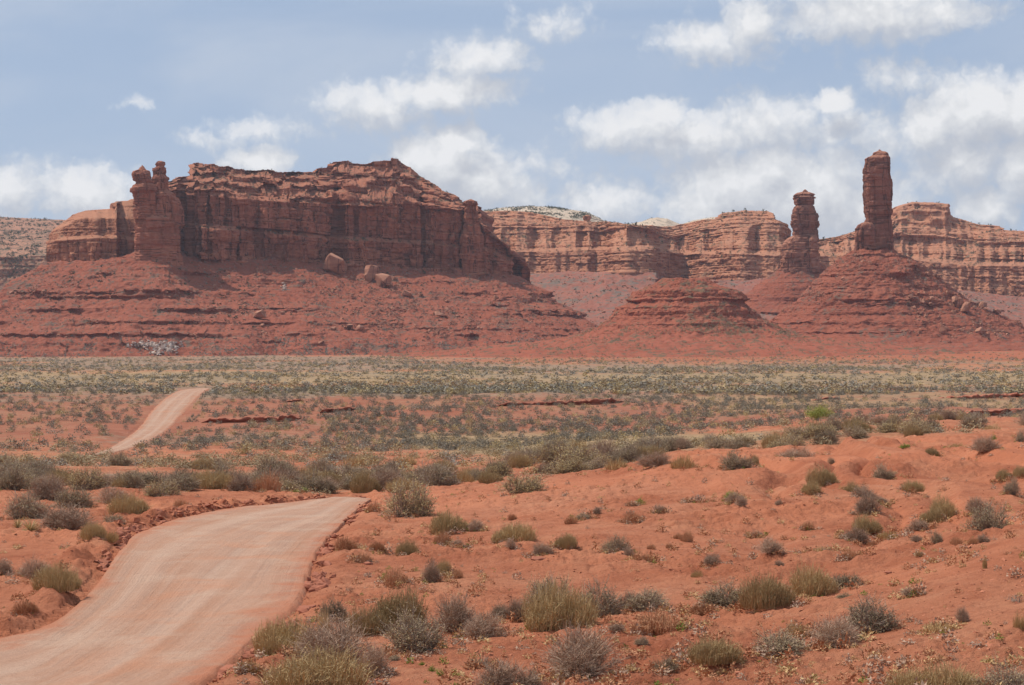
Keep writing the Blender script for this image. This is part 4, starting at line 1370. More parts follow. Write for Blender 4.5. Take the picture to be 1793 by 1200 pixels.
def road_stones():
    L, R = ROADS[0]
    small = []
    n_ind = 0
    for side, n in ((0, 1500), (1, 900)):
        E, O = (L, R) if side == 0 else (R, L)
        for _ in range(n):
            k = r.integers(60, len(E) - 4)
            out = (E[k] - O[k]) / np.linalg.norm(E[k] - O[k])
            off = abs(r.normal()) * .75 + .15 if side == 0 else abs(r.normal()) * .5 + .1
            if noise3(E[k, 0] / 2.0, E[k, 1] / 2.0, 4 + side) < -.15 + .3 * side:
                continue
            q = E[k] + out * off + r.normal(size=2) * .1
            s = .05 + .30 * r.random() ** 3
            if abs((q[0] / q[1]) * F) > 930:
                continue
            small.append((q[0], q[1], s, side))
    small = np.array(small)
    z = zground(small[:, 0], small[:, 1])
    order = np.argsort(-small[:, 2] / small[:, 1])
    big, rest = order[:150], order[150:]
    for i in big:
        x, y, s, side = small[i]
        put(RUB[r.integers(6)], 'stone', (x, y, z[i] + s * .05), (s * 1.3, s, s * r.uniform(.7, 1.1)), (r.normal() * .35, r.normal() * .35, r.uniform(0, 6)),
            'angular red stone in the rubble bank along the left edge of the near road' if side == 0 else 'angular red stone in the thin rubble line along the right edge of the near road', 'stone',
            'stones along the left road edge' if side == 0 else 'stones along the right road edge')
    P = np.stack([small[rest, 0], small[rest, 1], z[rest] + .01], -1)
    # gravel over the open slopes and on the road
    gx = []
    n = 32000
    d = np.exp(r.uniform(math.log(19), math.log(85), n))
    x = r.uniform(-.37, .37, n) * d
    rd = road_dist(x, d)
    keep = ((rd > -.5) | (r.random(n) < .45)) & ((noise3(x / 3, d / 3, 2) > -.1) | (r.random(n) < .3))
    x, d = x[keep], d[keep]
    zz = zground(x, d)
    s2 = .02 + .085 * r.random(len(x)) ** 4
    o = debris('gravel', [(P, small[rest, 2] * 1.1), (np.stack([x, d, zz - .2 * s2], -1), s2)], M['gravel'], 9)
    tag(o, 'loose gravel over the red soil and along the road', 'gravel')
    slabs = [(808, 935, 26, 'flat pale slab on the red slope between two olive shrubs'), (943, 990, 30, 'thin flat slab lying on the slope behind the biggest shrub clump'), (1556, 1008, 17, 'dark flat stone on the fold of the right slope'), (1561, 1027, 16, 'dark flat stone just below another on the right fold'), (320, 1161, 16, 'dark stone lying on the near road at the bottom'), (392, 1163, 14, 'grey stone at the right edge of the near road bottom'), (590, 920, 24, 'dark slab sticking out of the right road bank'), (645, 992, 18, 'pale slab below the rust tufts right of the road'), (142, 983, 11, 'pale stone on the left road bank'), (300, 895, 14, 'red slab in the left road bank beyond the bend')]
    d = raycast([a[0] for a in slabs], [a[1] for a in slabs])
    for (px, row, w, lb), dd in zip(slabs, d):
        x = (px - CX) / F * dd
        s = w / F * dd
        put(RUB[r.integers(6)], 'stone', (x, dd, float(zground(np.array([x]), np.array([dd]))[0]) + .03), (s, s * .8, s * .45), (.1, .1, r.uniform(0, .6)), lb, 'stone')


road_stones()

# ------------------------------------------------------------------ vegetation
def leaf_mat(name, stops, vary=.35, trans=.15):
    m, t, bs = new_mat(name, .8, .1)
    oi = t.node('ShaderNodeObjectInfo')
    pos = t.node('ShaderNodeNewGeometry').outputs['Position']
    n = t.math('ADD', t.math('MULTIPLY', t.noise(pos, 3.5, 4, .7), .75), t.math('MULTIPLY', oi.outputs['Random'], vary))
    t.l.new(t.ramp(n, stops), bs.inputs['Base Color'])
    return m


LM = {
    'sage': leaf_mat('sage_leaves', [(.25, (0.250, 0.188, 0.107)), (.5, (0.403, 0.303, 0.175)), (.8, (0.544, 0.408, 0.236))]),
    'olive': leaf_mat('olive_stems', [(.25, (0.259, 0.177, 0.087)), (.5, (0.417, 0.287, 0.141)), (.8, (0.564, 0.387, 0.190))]),
    'twig': leaf_mat('grey_brown_twigs', [(.25, (0.236, 0.158, 0.110)), (.5, (0.382, 0.255, 0.176)), (.8, (0.515, 0.345, 0.238))]),
    'rust': leaf_mat('rust_stems', [(.25, (0.338, 0.150, 0.075)), (.5, (0.475, 0.231, 0.119)), (.8, (0.575, 0.312, 0.175))]),
    'straw': leaf_mat('straw_blades', [(.25, (0.368, 0.222, 0.097)), (.5, (0.513, 0.333, 0.154)), (.8, (0.620, 0.434, 0.229))]),
    'green': leaf_mat('green_blades', [(.25, (0.149, 0.184, 0.034)), (.5, (0.253, 0.287, 0.057)), (.8, (0.380, 0.391, 0.103))]),
    'tan': leaf_mat('tan_leaves', [(.25, (0.312, 0.228, 0.102)), (.5, (0.492, 0.360, 0.174)), (.8, (0.648, 0.504, 0.264))]),
    'darksage': leaf_mat('dark_sage_leaves', [(.25, (0.196, 0.149, 0.087)), (.5, (0.316, 0.241, 0.142)), (.8, (0.426, 0.325, 0.190))]),
    'wood': leaf_mat('grey_wood', [(.25, (0.168, 0.119, 0.084)), (.5, (0.294, 0.210, 0.154)), (.8, (0.420, 0.308, 0.238))]),
    'bluegrey': leaf_mat('blue_grey_scrub', [(.25, (.17, .15, .115)), (.5, (.275, .24, .185)), (.8, (.37, .32, .25))]),
    'bank': leaf_mat('bank_scrub', [(.25, (0.139, 0.121, 0.091)), (.5, (0.232, 0.196, 0.143)), (.8, (0.357, 0.284, 0.208))]),
    'juniper': leaf_mat('juniper_foliage', [(.25, (0.042, 0.054, 0.030)), (.5, (0.072, 0.084, 0.048)), (.8, (0.120, 0.120, 0.072))]),
}


def ribbons(a, b, c, w, r):
    """two-piece tapering strips a-b-c"""
    n = len(a)
    t = c - a
    s = np.cross(t, r.normal(size=(n, 3)))
    s /= np.linalg.norm(s, axis=1, keepdims=True) + 1e-9
    w = w[:, None]
    V = np.stack([a - s * w, a + s * w, b - s * w * .75, b + s * w * .75, c - s * w * .3, c + s * w * .3], 1).reshape(-1, 3)
    f = np.array([[0, 1, 3, 2], [2, 3, 5, 4]])
    Fa = (f[None] + (np.arange(n) * 6)[:, None, None]).reshape(-1, 4)
    return V, Fa


def leaves(p, size, r, up=.3):
    n = len(p)
    u = r.normal(size=(n, 3))
    u[:, 2] = np.abs(u[:, 2]) + up
    u /= np.linalg.norm(u, axis=1, keepdims=True)
    v = np.cross(u, r.normal(size=(n, 3)))
    v /= np.linalg.norm(v, axis=1, keepdims=True) + 1e-9
    s = size[:, None]
    V = np.stack([p, p + u * s * .5 + v * s * .22, p + u * s, p + u * s * .5 - v * s * .22], 1).reshape(-1, 3)
    Fa = np.arange(n * 4).reshape(-1, 4)
    return V, Fa


def merge(parts):
    V, Fa, k = [], [], 0
    for v, f in parts:
        V.append(v)
        Fa.append(f + k)
        k += len(v)
    return np.concatenate(V), np.concatenate(Fa)


def bush_geo(seed, stems, subs, nleaf, form='dome', w=.0065, leafsize=.03):
    """unit plant: width 1, height 1, foot at the origin. returns (stem mesh, leaf mesh)"""
    r = np.random.default_rng(seed)
    ph = r.uniform(0, 2 * math.pi, stems)
    nsub = 3
    sub = r.integers(0, nsub, stems)
    sa = r.uniform(0, 6.28) + np.arange(nsub) * 2.1 + r.normal(size=nsub) * .4
    sc_ = np.array([1.0, r.uniform(.6, .9), r.uniform(.5, .8)])
    so = np.stack([np.cos(sa), np.sin(sa), 0 * sa], 1) * np.array([.12, .22, .26])[:, None]
    if form == 'broom':
        rb = .36 * np.sqrt(r.random(stems))
        k0 = rb / .36
        lean = .75 * k0 + r.normal(size=stems) * .13
        lump = 1 + .22 * noise3(np.cos(ph) * k0 * 2 + seed, np.sin(ph) * k0 * 2, seed * .7)
        L = r.uniform(.5, 1.0, stems) ** .7 * (1 - .42 * k0 ** 2.2) * lump
        base = np.stack([rb * np.cos(ph), rb * np.sin(ph), np.zeros(stems)], 1)
        tip = base + np.stack([np.sin(lean) * np.cos(ph) * .38, np.sin(lean) * np.sin(ph) * .38, np.cos(lean)], 1) * L[:, None]
        p2 = r.uniform(0, 6.28, stems)
        tip[:, :2] += .05 * np.stack([np.cos(p2), np.sin(p2)], 1)
    else:
        rb = .10 * np.sqrt(r.random(stems))
        base = np.stack([rb * np.cos(ph), rb * np.sin(ph), np.zeros(stems)], 1)
        ct = r.uniform(.02, 1, stems)
        sn = np.sqrt(1 - ct ** 2)
        L = r.uniform(.6, 1.0, stems) * (1 + .30 * noise3(np.cos(ph) * sn * 1.7 + seed, np.sin(ph) * sn * 1.7, ct * 2))
        tip = np.stack([.52 * sn * np.cos(ph), .52 * sn * np.sin(ph), .06 + .94 * ct], 1) * L[:, None]
    base = base * sc_[sub][:, None] * .9 + so[sub]
    tip = tip * (sc_[sub][:, None] * [.78, .78, 1.0]) + so[sub]
    mid = base * .45 + tip * .55
    mid[:, 2] += (.06 if form == 'dome' else .02) * (1 - ct if form == 'dome' else 1)
    mid += r.normal(size=mid.shape) * .025
    P1 = ribbons(base, mid, tip, np.full(stems, w) * r.uniform(.7, 1.3, stems), r)
    parts = [P1]
    # side twigs
    k = np.repeat(np.arange(stems), subs)
    t = r.uniform(.15, .95, len(k))[:, None]
    a = mid[k] * (1 - t) + tip[k] * t
    dirv = (tip - mid)[k] * .55 + r.normal(size=(len(k), 3)) * (.10 if form == 'dome' else .05) + [0, 0, .03]
    c = a + dirv * r.uniform(.5, 1.1, (len(k), 1))
    b = (a + c) / 2 + r.normal(size=a.shape) * .008
    parts.append(ribbons(a, b, c, np.full(len(k), w * .62), r))
    S = merge(parts)
    q = r.integers(0, len(k), nleaf)
    tt = r.uniform(.1, 1.05, nleaf)[:, None]
    lp = a[q] * (1 - tt) + c[q] * tt
    lp[:, 2] = np.maximum(lp[:, 2], .02)
    Lf = leaves(lp, leafsize * r.uniform(.6, 1.3, nleaf), r)
    return S, Lf


PROTO = {}
SPEC = {   # form, stems, side twigs, leaves, stem material, leaf material, strip width, leaf size, name of plant
    'sage': ('dome', 360, 5, 8000, 'wood', 'sage', .006, .030, 'sagebrush'),
    'darksage': ('dome', 360, 5, 8000, 'wood', 'darksage', .006, .030, 'sagebrush'),
    'olive': ('broom', 1600, 1, 1800, 'olive', 'olive', .0048, .022, 'shrub'),
    'twig': ('dome', 520, 7, 1100, 'twig', 'twig', .0052, .030, 'shrub'),
    'rust': ('broom', 700, 1, 500, 'rust', 'rust', .007, .04, 'shrub'),
    'straw': ('broom', 420, 0, 0, 'straw', 'straw', .008, .04, 'grass_clump'),
    'green': ('dome', 120, 3, 1000, 'green', 'green', .012, .075, 'green_plant'),
    'tan': ('dome', 280, 5, 6500, 'wood', 'tan', .006, .033, 'shrub'),
    'bare': ('dome', 42, 5, 0, 'wood', 'wood', .014, .03, 'dead_branch'),
}


def proto(kind, v):
    key = (kind, v)
    if key not in PROTO:
        form, st, sb, nl, sm, lm, w, ls, nm = SPEC[kind]
        S, Lf = bush_geo(hash_(kind) + v * 17, st, sb, nl, form, w, ls)
        a = bpy.data.meshes.new('twigs')
        a.from_pydata(S[0].tolist(), [], S[1].tolist())
        a.materials.append(LM[sm])
        b = None
        if nl:
            b = bpy.data.meshes.new('foliage')
            b.from_pydata(Lf[0].tolist(), [], Lf[1].tolist())
            b.materials.append(LM[lm])
        PROTO[key] = (a, b, nm)
    return PROTO[key]


def hash_(s):
    return sum(ord(c) * (i + 3) for i, c in enumerate(s))


prnd = np.random.default_rng(77)


def plant(kind, x, y, z, w, h, label, cat, group=None, two=True):
    a, b, nm = proto(kind, int(prnd.integers(4)))
    t = empty(nm, (x, y, z - .03 * h), prnd.uniform(0, 6.28))
    t.scale = (w * prnd.uniform(.95, 1.1), w * prnd.uniform(.95, 1.15), h * 1.04)
    tag(t, label, cat, group)
    o = bpy.data.objects.new('blades' if nm == 'grass_clump' else 'twigs', a)
    COL.objects.link(o)
    o.parent = t
    if b is not None:
        o = bpy.data.objects.new('foliage', b)
        COL.objects.link(o)
        o.parent = t
    return t


# every plant of the foreground one could point at: photo pixel of its foot, width, height, kind, landmark name (large ones)
PL = [
    (97, 1055, 80, 50, 'olive', 'olive clump on the left road bank'), (58, 1014, 52, 33, 'twig', ''), (3, 1008, 32, 26, 'twig', ''), (43, 1088, 46, 25, 'rust', ''),
    (157, 961, 44, 32, 'olive', 'dark clump at the lip of the left road bank'), (194, 957, 30, 24, 'straw', ''), (197, 928, 38, 21, 'sage', ''), (116, 934, 92, 42, 'twig', 'broad brown clump left of the road'),
    (220, 901, 80, 42, 'olive', 'large olive clump above the left road bank'), (48, 906, 64, 42, 'sage', ''), (86, 879, 60, 40, 'twig', ''), (125, 889, 66, 38, 'sage', 'grey green clump left of the road'), (18, 866, 46, 36, 'sage', 'sage clump at the left edge'),
    (195, 883, 58, 30, 'twig', ''), (281, 869, 58, 34, 'tan', ''), (150, 863, 60, 44, 'tan', 'tan bush behind the left clumps'), (215, 862, 42, 22, 'olive', ''), (462, 870, 56, 38, 'rust', 'rusty brown bush behind the road bend'), (420, 868, 44, 26, 'twig', ''),
    (398, 857, 68, 40, 'sage', ''), (341, 861, 28, 17, 'twig', ''), (532, 859, 30, 22, 'straw', ''), (533, 864, 18, 8, 'green', ''), (518, 871, 18, 9, 'green', ''), (318, 889, 30, 24, 'rust', ''),
    (498, 838, 38, 28, 'sage', ''), (560, 830, 46, 26, 'sage', ''), (575, 852, 50, 26, 'olive', ''), (606, 858, 34, 20, 'twig', ''),
    (638, 865, 50, 40, 'olive', 'brown olive bush at the end of the near road'), (718, 904, 80, 68, 'tan', 'tall tan bush at the corner of the near road'), (655, 899, 26, 21, 'rust', ''),
    (787, 934, 62, 40, 'olive', 'olive shrub right of the tall tan bush'), (832, 933, 34, 18, 'twig', ''), (899, 954, 74, 36, 'olive', 'wide olive shrub in the middle of the slope'), (990, 966, 36, 26, 'olive', ''),
    (604, 968, 42, 27, 'rust', 'rust tuft beside the right road edge'), (657, 969, 26, 16, 'rust', ''), (711, 971, 36, 31, 'olive', ''), (774, 957, 26, 24, 'rust', ''), (800, 960, 26, 14, 'twig', ''), (894, 971, 20, 16, 'twig', ''), (949, 978, 34, 22, 'twig', ''),
    (634, 988, 30, 18, 'rust', ''), (897, 911, 16, 14, 'rust', ''), (692, 1037, 44, 34, 'rust', 'rust clump with a green sprig'), (676, 1024, 18, 18, 'green', ''), (756, 1027, 36, 38, 'twig', 'brown shrub standing alone above the front row'), (775, 1015, 28, 28, 'olive', ''), (801, 1020, 20, 18, 'rust', ''),
    (582, 1093, 42, 38, 'darksage', ''), (640, 1109, 74, 54, 'olive', ''), (702, 1100, 88, 66, 'olive', 'olive clump behind the round sage'), (722, 1145, 96, 70, 'sage', 'round sage bush in the front row'),
    (798, 1104, 78, 62, 'twig', 'dark twiggy bush in the front row'), (848, 1114, 74, 46, 'twig', 'pale twiggy bush in the front row'), (875, 1079, 30, 26, 'darksage', ''), (905, 1080, 44, 36, 'twig', ''),
    (497, 1153, 108, 66, 'olive', 'straw tinged clump at the road edge'), (582, 1168, 140, 78, 'twig', 'great grey clump at bottom left of centre'), (545, 1216, 170, 74, 'olive', 'great olive clump at the bottom edge'), (650, 1189, 58, 54, 'twig', ''), (470, 1168, 40, 50, 'straw', ''), (566, 1112, 26, 56, 'straw', ''), (430, 1196, 44, 30, 'straw', ''),
    (890, 1214, 92, 52, 'twig', 'brown clump at the bottom edge'), (757, 1179, 14, 10, 'green', ''), (770, 1186, 16, 13, 'green', ''), (738, 1170, 12, 7, 'green', ''), (691, 1164, 20, 9, 'sage', ''), (842, 1172, 44, 32, 'bare', ''),
    (975, 1103, 118, 90, 'olive', 'biggest shrub clump in the middle foreground'), (1050, 1077, 78, 66, 'darksage', 'dark sage joined to the biggest clump'), (965, 1064, 80, 58, 'sage', ''), (1140, 1068, 80, 38, 'sage', 'low sage right of the biggest clump'), (1100, 1064, 30, 32, 'twig', ''),
    (1150, 1114, 88, 42, 'rust', 'rusty shrub in front of the low sage'), (1017, 1198, 136, 80, 'twig', 'great pale twiggy clump at the bottom centre'), (1245, 1177, 100, 44, 'olive', 'upright grassy clump at the bottom right of centre'), (1167, 1181, 48, 26, 'sage', ''),
    (1270, 1061, 86, 44, 'sage', 'sage at the left end of the long hedge'), (1345, 1064, 92, 56, 'olive', 'middle of the long hedge'), (1428, 1042, 84, 58, 'olive', 'tall right part of the long hedge'), (1484, 1027, 58, 26, 'sage', ''), (1230, 1069, 42, 25, 'rust', ''),
    (1077, 968, 40, 30, 'sage', 'grey shrub in the middle of the open slope'), (1125, 984, 42, 24, 'rust', ''), (1101, 978, 20, 18, 'twig', ''), (1248, 997, 30, 20, 'twig', ''), (1350, 984, 46, 26, 'twig', ''), (1203, 947, 22, 20, 'rust', ''), (1187, 944, 14, 12, 'rust', ''), (1173, 958, 16, 10, 'rust', ''), (1141, 960, 16, 10, 'rust', ''),
    (1108, 921, 30, 22, 'rust', ''), (1155, 908, 24, 18, 'twig', ''), (1000, 923, 20, 15, 'rust', ''), (1022, 916, 24, 12, 'sage', ''), (1045, 908, 18, 12, 'twig', ''), (1121, 884, 18, 12, 'green', ''), (1107, 889, 20, 10, 'rust', ''),
    (1283, 870, 30, 18, 'straw', ''), (1283, 880, 26, 15, 'green', ''), (1288, 889, 28, 18, 'twig', ''), (1298, 901, 20, 18, 'twig', ''), (1325, 930, 24, 13, 'twig', ''), (918, 861, 78, 36, 'tan', 'tan grey bush on the knoll rim'), (1222, 886, 34, 20, 'bare', ''),
    (1123, 1138, 22, 14, 'sage', ''), (1080, 1118, 24, 12, 'twig', ''),
    (1441, 850, 48, 34, 'olive', 'leaning shrub high on the right slope'), (1421, 869, 34, 25, 'olive', ''), (1492, 864, 36, 29, 'olive', ''), (1513, 878, 42, 22, 'twig', ''), (1540, 871, 36, 14, 'twig', ''), (1550, 834, 36, 28, 'sage', ''), (1597, 858, 36, 21, 'olive', ''),
    (1653, 894, 52, 42, 'olive', 'dense dark shrub on the right slope'), (1634, 919, 42, 28, 'olive', ''), (1737, 939, 66, 52, 'sage', 'round grey sage at the right'), (1713, 894, 32, 26, 'twig', ''), (1772, 862, 28, 27, 'sage', ''), (1760, 833, 28, 20, 'olive', ''), (1786, 834, 26, 20, 'olive', ''),
    (1519, 908, 50, 34, 'twig', ''), (1519, 934, 52, 34, 'olive', 'stacked brown clump in the hollow of the right slope'), (1500, 946, 44, 25, 'twig', ''), (1557, 948, 42, 15, 'straw', ''), (1641, 957, 22, 22, 'sage', ''), (1610, 934, 34, 20, 'twig', ''), (1606, 956, 20, 11, 'twig', ''), (1677, 957, 24, 14, 'rust', ''), (1705, 958, 20, 16, 'rust', ''), (1722, 953, 22, 14, 'twig', ''),
    (1535, 1106, 94, 62, 'darksage', 'dark shrub on a soil mound at lower right'), (1377, 1156, 92, 42, 'sage', 'sage at the left of the lower right pair'), (1470, 1134, 88, 48, 'twig', 'brown shrub between sage and soil mound'), (1400, 1112, 54, 30, 'straw', ''), (1650, 1111, 62, 19, 'straw', ''),
    (1600, 1226, 96, 50, 'olive', ''), (1680, 1222, 110, 60, 'olive', 'great clump at the bottom right corner'), (1765, 1221, 104, 60, 'sage', ''), (1788, 1106, 26, 34, 'straw', ''), (1597, 1050, 42, 14, 'twig', ''), (1481, 1050, 30, 12, 'sage', ''), (1687, 1094, 24, 26, 'twig', ''), (1787, 1053, 34, 16, 'bare', ''),
    (1414, 930, 24, 15, 'rust', ''), (1364, 893, 14, 9, 'twig', ''), (1530, 955, 18, 9, 'rust', ''), (1490, 990, 34, 16, 'rust', ''), (1610, 985, 18, 12, 'straw', ''), (1440, 975, 40, 13, 'straw', ''), (1220, 1015, 22, 14, 'straw', ''), (1365, 995, 18, 12, 'twig', ''), (1725, 1000, 10, 26, 'straw', ''),
    (1005, 828, 78, 58, 'tan', 'big tan bush on the skyline of the knoll'), (975, 818, 50, 44, 'tan', ''), (1040, 822, 56, 36, 'tan', ''), (1082, 825, 50, 22, 'straw', ''), (1198, 821, 46, 27, 'straw', 'golden clump on the knoll rim'), (874, 836, 54, 36, 'tan', ''), (828, 840, 48, 28, 'olive', ''), (790, 845, 46, 32, 'rust', ''), (687, 835, 38, 32, 'darksage', ''), (911, 822, 40, 28, 'olive', ''), (1149, 818, 52, 28, 'twig', ''), (1115, 808, 40, 22, 'olive', ''), (950, 826, 30, 18, 'twig', ''),
    (1289, 823, 54, 28, 'sage', 'round sage on the knoll rim right of the golden clump'), (1322, 809, 16, 16, 'olive', ''), (1399, 793, 60, 24, 'twig', 'brown shrub under the straw bush on the rim'), (1407, 772, 64, 28, 'tan', ''), (1455, 796, 14, 13, 'sage', ''), (1600, 769, 34, 21, 'olive', ''), (1677, 777, 32, 12, 'straw', ''), (1738, 752, 30, 14, 'straw', 'golden clump at the right end of the rim'), (1727, 789, 48, 26, 'twig', 'bare grey shrub below the golden clump at right'), (1634, 789, 24, 16, 'olive', ''), (1740, 767, 10, 13, 'green', ''), (1788, 772, 20, 24, 'sage', ''), (1585, 783, 20, 9, 'green', ''),
    (1640, 738, 26, 16, 'olive', ''), (1663, 737, 30, 18, 'twig', ''), (1690, 738, 28, 16, 'olive', ''), (1510, 744, 32, 17, 'twig', ''), (1540, 747, 32, 18, 'twig', ''), (1566, 744, 28, 16, 'olive', ''), (1606, 745, 20, 18, 'twig', ''), (1720, 744, 20, 12, 'twig', ''),
]
KW = {'sage': ('grey green', 'sagebrush'), 'darksage': ('dark grey green', 'sagebrush'), 'olive': ('olive brown', 'shrub'), 'twig': ('grey brown twiggy', 'shrub'), 'rust': ('rust brown', 'shrub'), 'straw': ('pale straw', 'grass clump'), 'green': ('bright green', 'plant'), 'tan': ('tan leafed', 'shrub'), 'bare': ('dead bare', 'branch')}


FEET = []


def place_plants():
    anchors = [p for p in PL if p[5]]
    used = {}
    d = raycast([p[0] for p in PL], [p[1] for p in PL])
    for (px, row, w, h, kind, nm), dd in zip(PL, d):
        x = (px - CX) / F * dd
        z = float(zground(np.array([x]), np.array([dd]))[0])
        col, cat = KW[kind]
        if nm:
            lb = nm
            if len(lb.split()) < 4:
                lb = col + ' ' + lb
        else:
            best = sorted(anchors, key=lambda a: (a[0] - px) ** 2 + ((a[1] - row) * 1.8) ** 2)
            for a in best[:6]:
                dx, dy = px - a[0], (row - a[1]) * 1.8
                if abs(dx) > abs(dy):
                    rel = 'right of' if dx > 0 else 'left of'
                else:
                    rel = 'in front of' if dy > 0 else 'behind'
                sz = 'tiny' if w < 21 else 'small' if w < 36 else 'middling' if w < 60 else 'large'
                lb = f'{sz} {col} {cat} {rel} the {a[5]}'
                words = lb.split()
                if len(words) > 16:
                    lb = f'{sz} {col.split()[0]} {cat.split()[0]} {rel} {a[5]}'
                if lb not in used and len(lb.split()) <= 16:
                    break
            else:
                k = 2
                while f'{lb} again' in used:
                    k += 1
                words = lb.split()
                lb = 'another ' + lb if 'another ' + lb not in used else 'further ' + lb
        used[lb] = 1
        hh = h / F * dd * (1.06 if kind != 'straw' else 1.1)
        FEET.append((x, dd + .18 * w / F * dd, w / F * dd))
        plant(kind, x, dd + .18 * w / F * dd, z, w / F * dd * 1.12, hh, lb, cat)


place_plants()


# ---- yuccas on the left, the green tree in the wash
def yucca(px, row, w, h, label):
    dd = float(raycast([px], [row])[0])
    x = (px - CX) / F * dd
    z = float(zground(np.array([x]), np.array([dd]))[0])
    r = np.random.default_rng(int(px))
    n = 110
    ph, el = r.uniform(0, 6.28, n), np.arcsin(r.uniform(.02, .98, n))
    L = r.uniform(.7, 1.0, n)
    tip = np.stack([np.cos(ph) * np.cos(el) * .5, np.sin(ph) * np.cos(el) * .5, .05 + np.sin(el)], 1) * L[:, None]
    base = tip * .06
    mid = tip * .55 + [0, 0, .03]
    V, Fa = ribbons(base, mid, tip, np.full(n, .017), r)
    t = empty('yucca', (x, dd, z))
    t.scale = (w / F * dd, w / F * dd, h / F * dd)
    o = mesh_obj('leaf_blades', V, Fa, LM['tan'], t)
    tag(t, label, 'yucca')


yucca(53, 940, 40, 28, 'spiky pale yucca rosette at the left edge below the brown clump')
yucca(31, 926, 28, 20, 'smaller spiky yucca just left of the larger one')


def green_tree(px, row, w, h):
    dd = float(raycast([px], [row])[0])
    x = (px - CX) / F * dd
    z = float(zbase(x, dd))
    W_, H_ = 1.15 * w / F * dd, 1.1 * h / F * dd
    r = np.random.default_rng(5)
    t = empty('tree', (x, dd, z))
    tag(t, 'small round tree with fresh yellow green leaves in the wash at right', 'tree')
    tips = []
    parts = []
    for k in range(9):
        a = r.uniform(0, 6.28)
        b = np.array([[0, 0, 0.0]]) + r.normal(size=(1, 3)) * [.08, .08, 0]
        c = np.array([[math.cos(a) * r.uniform(.1, .4) * W_, math.sin(a) * r.uniform(.1, .4) * W_, H_ * r.uniform(.3, .7)]])
        parts.append(ribbons(b, (b + c) / 2 + [[0, 0, .1]], c, np.array([.06]), r))
        tips.append(c[0])
    V, Fa = merge(parts)
    mesh_obj('trunk', V, Fa, LM['wood'], t)
    tips = np.array(tips)
    n = 5200
    cl = np.concatenate([tips, r.normal(size=(22, 3)) * [W_ * .22, W_ * .2, H_ * .17] + [0, 0, H_ * .40]])
    k = r.integers(0, len(cl), n)
    p = cl[k] + r.normal(size=(n, 3)) * [W_ * .07, W_ * .07, H_ * .085]
    p[:, 2] = np.clip(p[:, 2], .05 * H_, H_ * 1.1)
    V, Fa = leaves(p, r.uniform(.08, .17, n), r, 0)
    mesh_obj('crown', V, Fa, LM['green'], t)


green_tree(1432, 738, 46, 29)


# ---- the scrub of the wash, the bank and the plain
def tuft_geo(n, seed, k=1.35, wd=.33):
    """unit tuft of n leaf blades filling a low dome"""
    r = np.random.default_rng(seed)
    ph, ct = r.uniform(0, 6.28, n), r.uniform(0, 1, n)
    sn = np.sqrt(1 - ct ** 2)
    rad = r.uniform(.35, 1, n)
    p = np.stack([.5 * sn * np.cos(ph), .5 * sn * np.sin(ph), .95 * ct], 1) * rad[:, None]
    d = p / (np.linalg.norm(p, axis=1, keepdims=True) + .05) + r.normal(size=(n, 3)) * .5 + [0, 0, .3]
    d /= np.linalg.norm(d, axis=1, keepdims=True)
    s = np.cross(d, r.normal(size=(n, 3)))
    s /= np.linalg.norm(s, axis=1, keepdims=True)
    ln = (k / math.sqrt(n)) * r.uniform(.7, 1.3, (n, 1))
    V = np.stack([p - d * ln * .5 - s * ln * wd, p - d * ln * .5 + s * ln * wd, p + d * ln * .5], 1)
    V[..., 2] = np.maximum(V[..., 2], -.05)
    return V.reshape(-1, 3)


def tuft_field(name, x, y, z, w, h, n, mat, seed):
    r = np.random.default_rng(seed)
    var = np.stack([tuft_geo(n, seed * 10 + k) for k in range(8)])
    k = r.integers(0, 8, len(x))
    a = r.uniform(0, 6.28, len(x))
    B = var[k]
    c, s = np.cos(a)[:, None], np.sin(a)[:, None]
    X = (B[..., 0] * c - B[..., 1] * s) * w[:, None] + x[:, None]
    Y = (B[..., 0] * s + B[..., 1] * c) * w[:, None] + y[:, None]
    Z = B[..., 2] * h[:, None] + z[:, None]
    V = np.stack([X, Y, Z], -1).reshape(-1, 3)
    o = mesh_obj(name, V, np.arange(len(V)).reshape(-1, 3), mat, smooth=False)
    tag(o, kind='stuff')
    return o


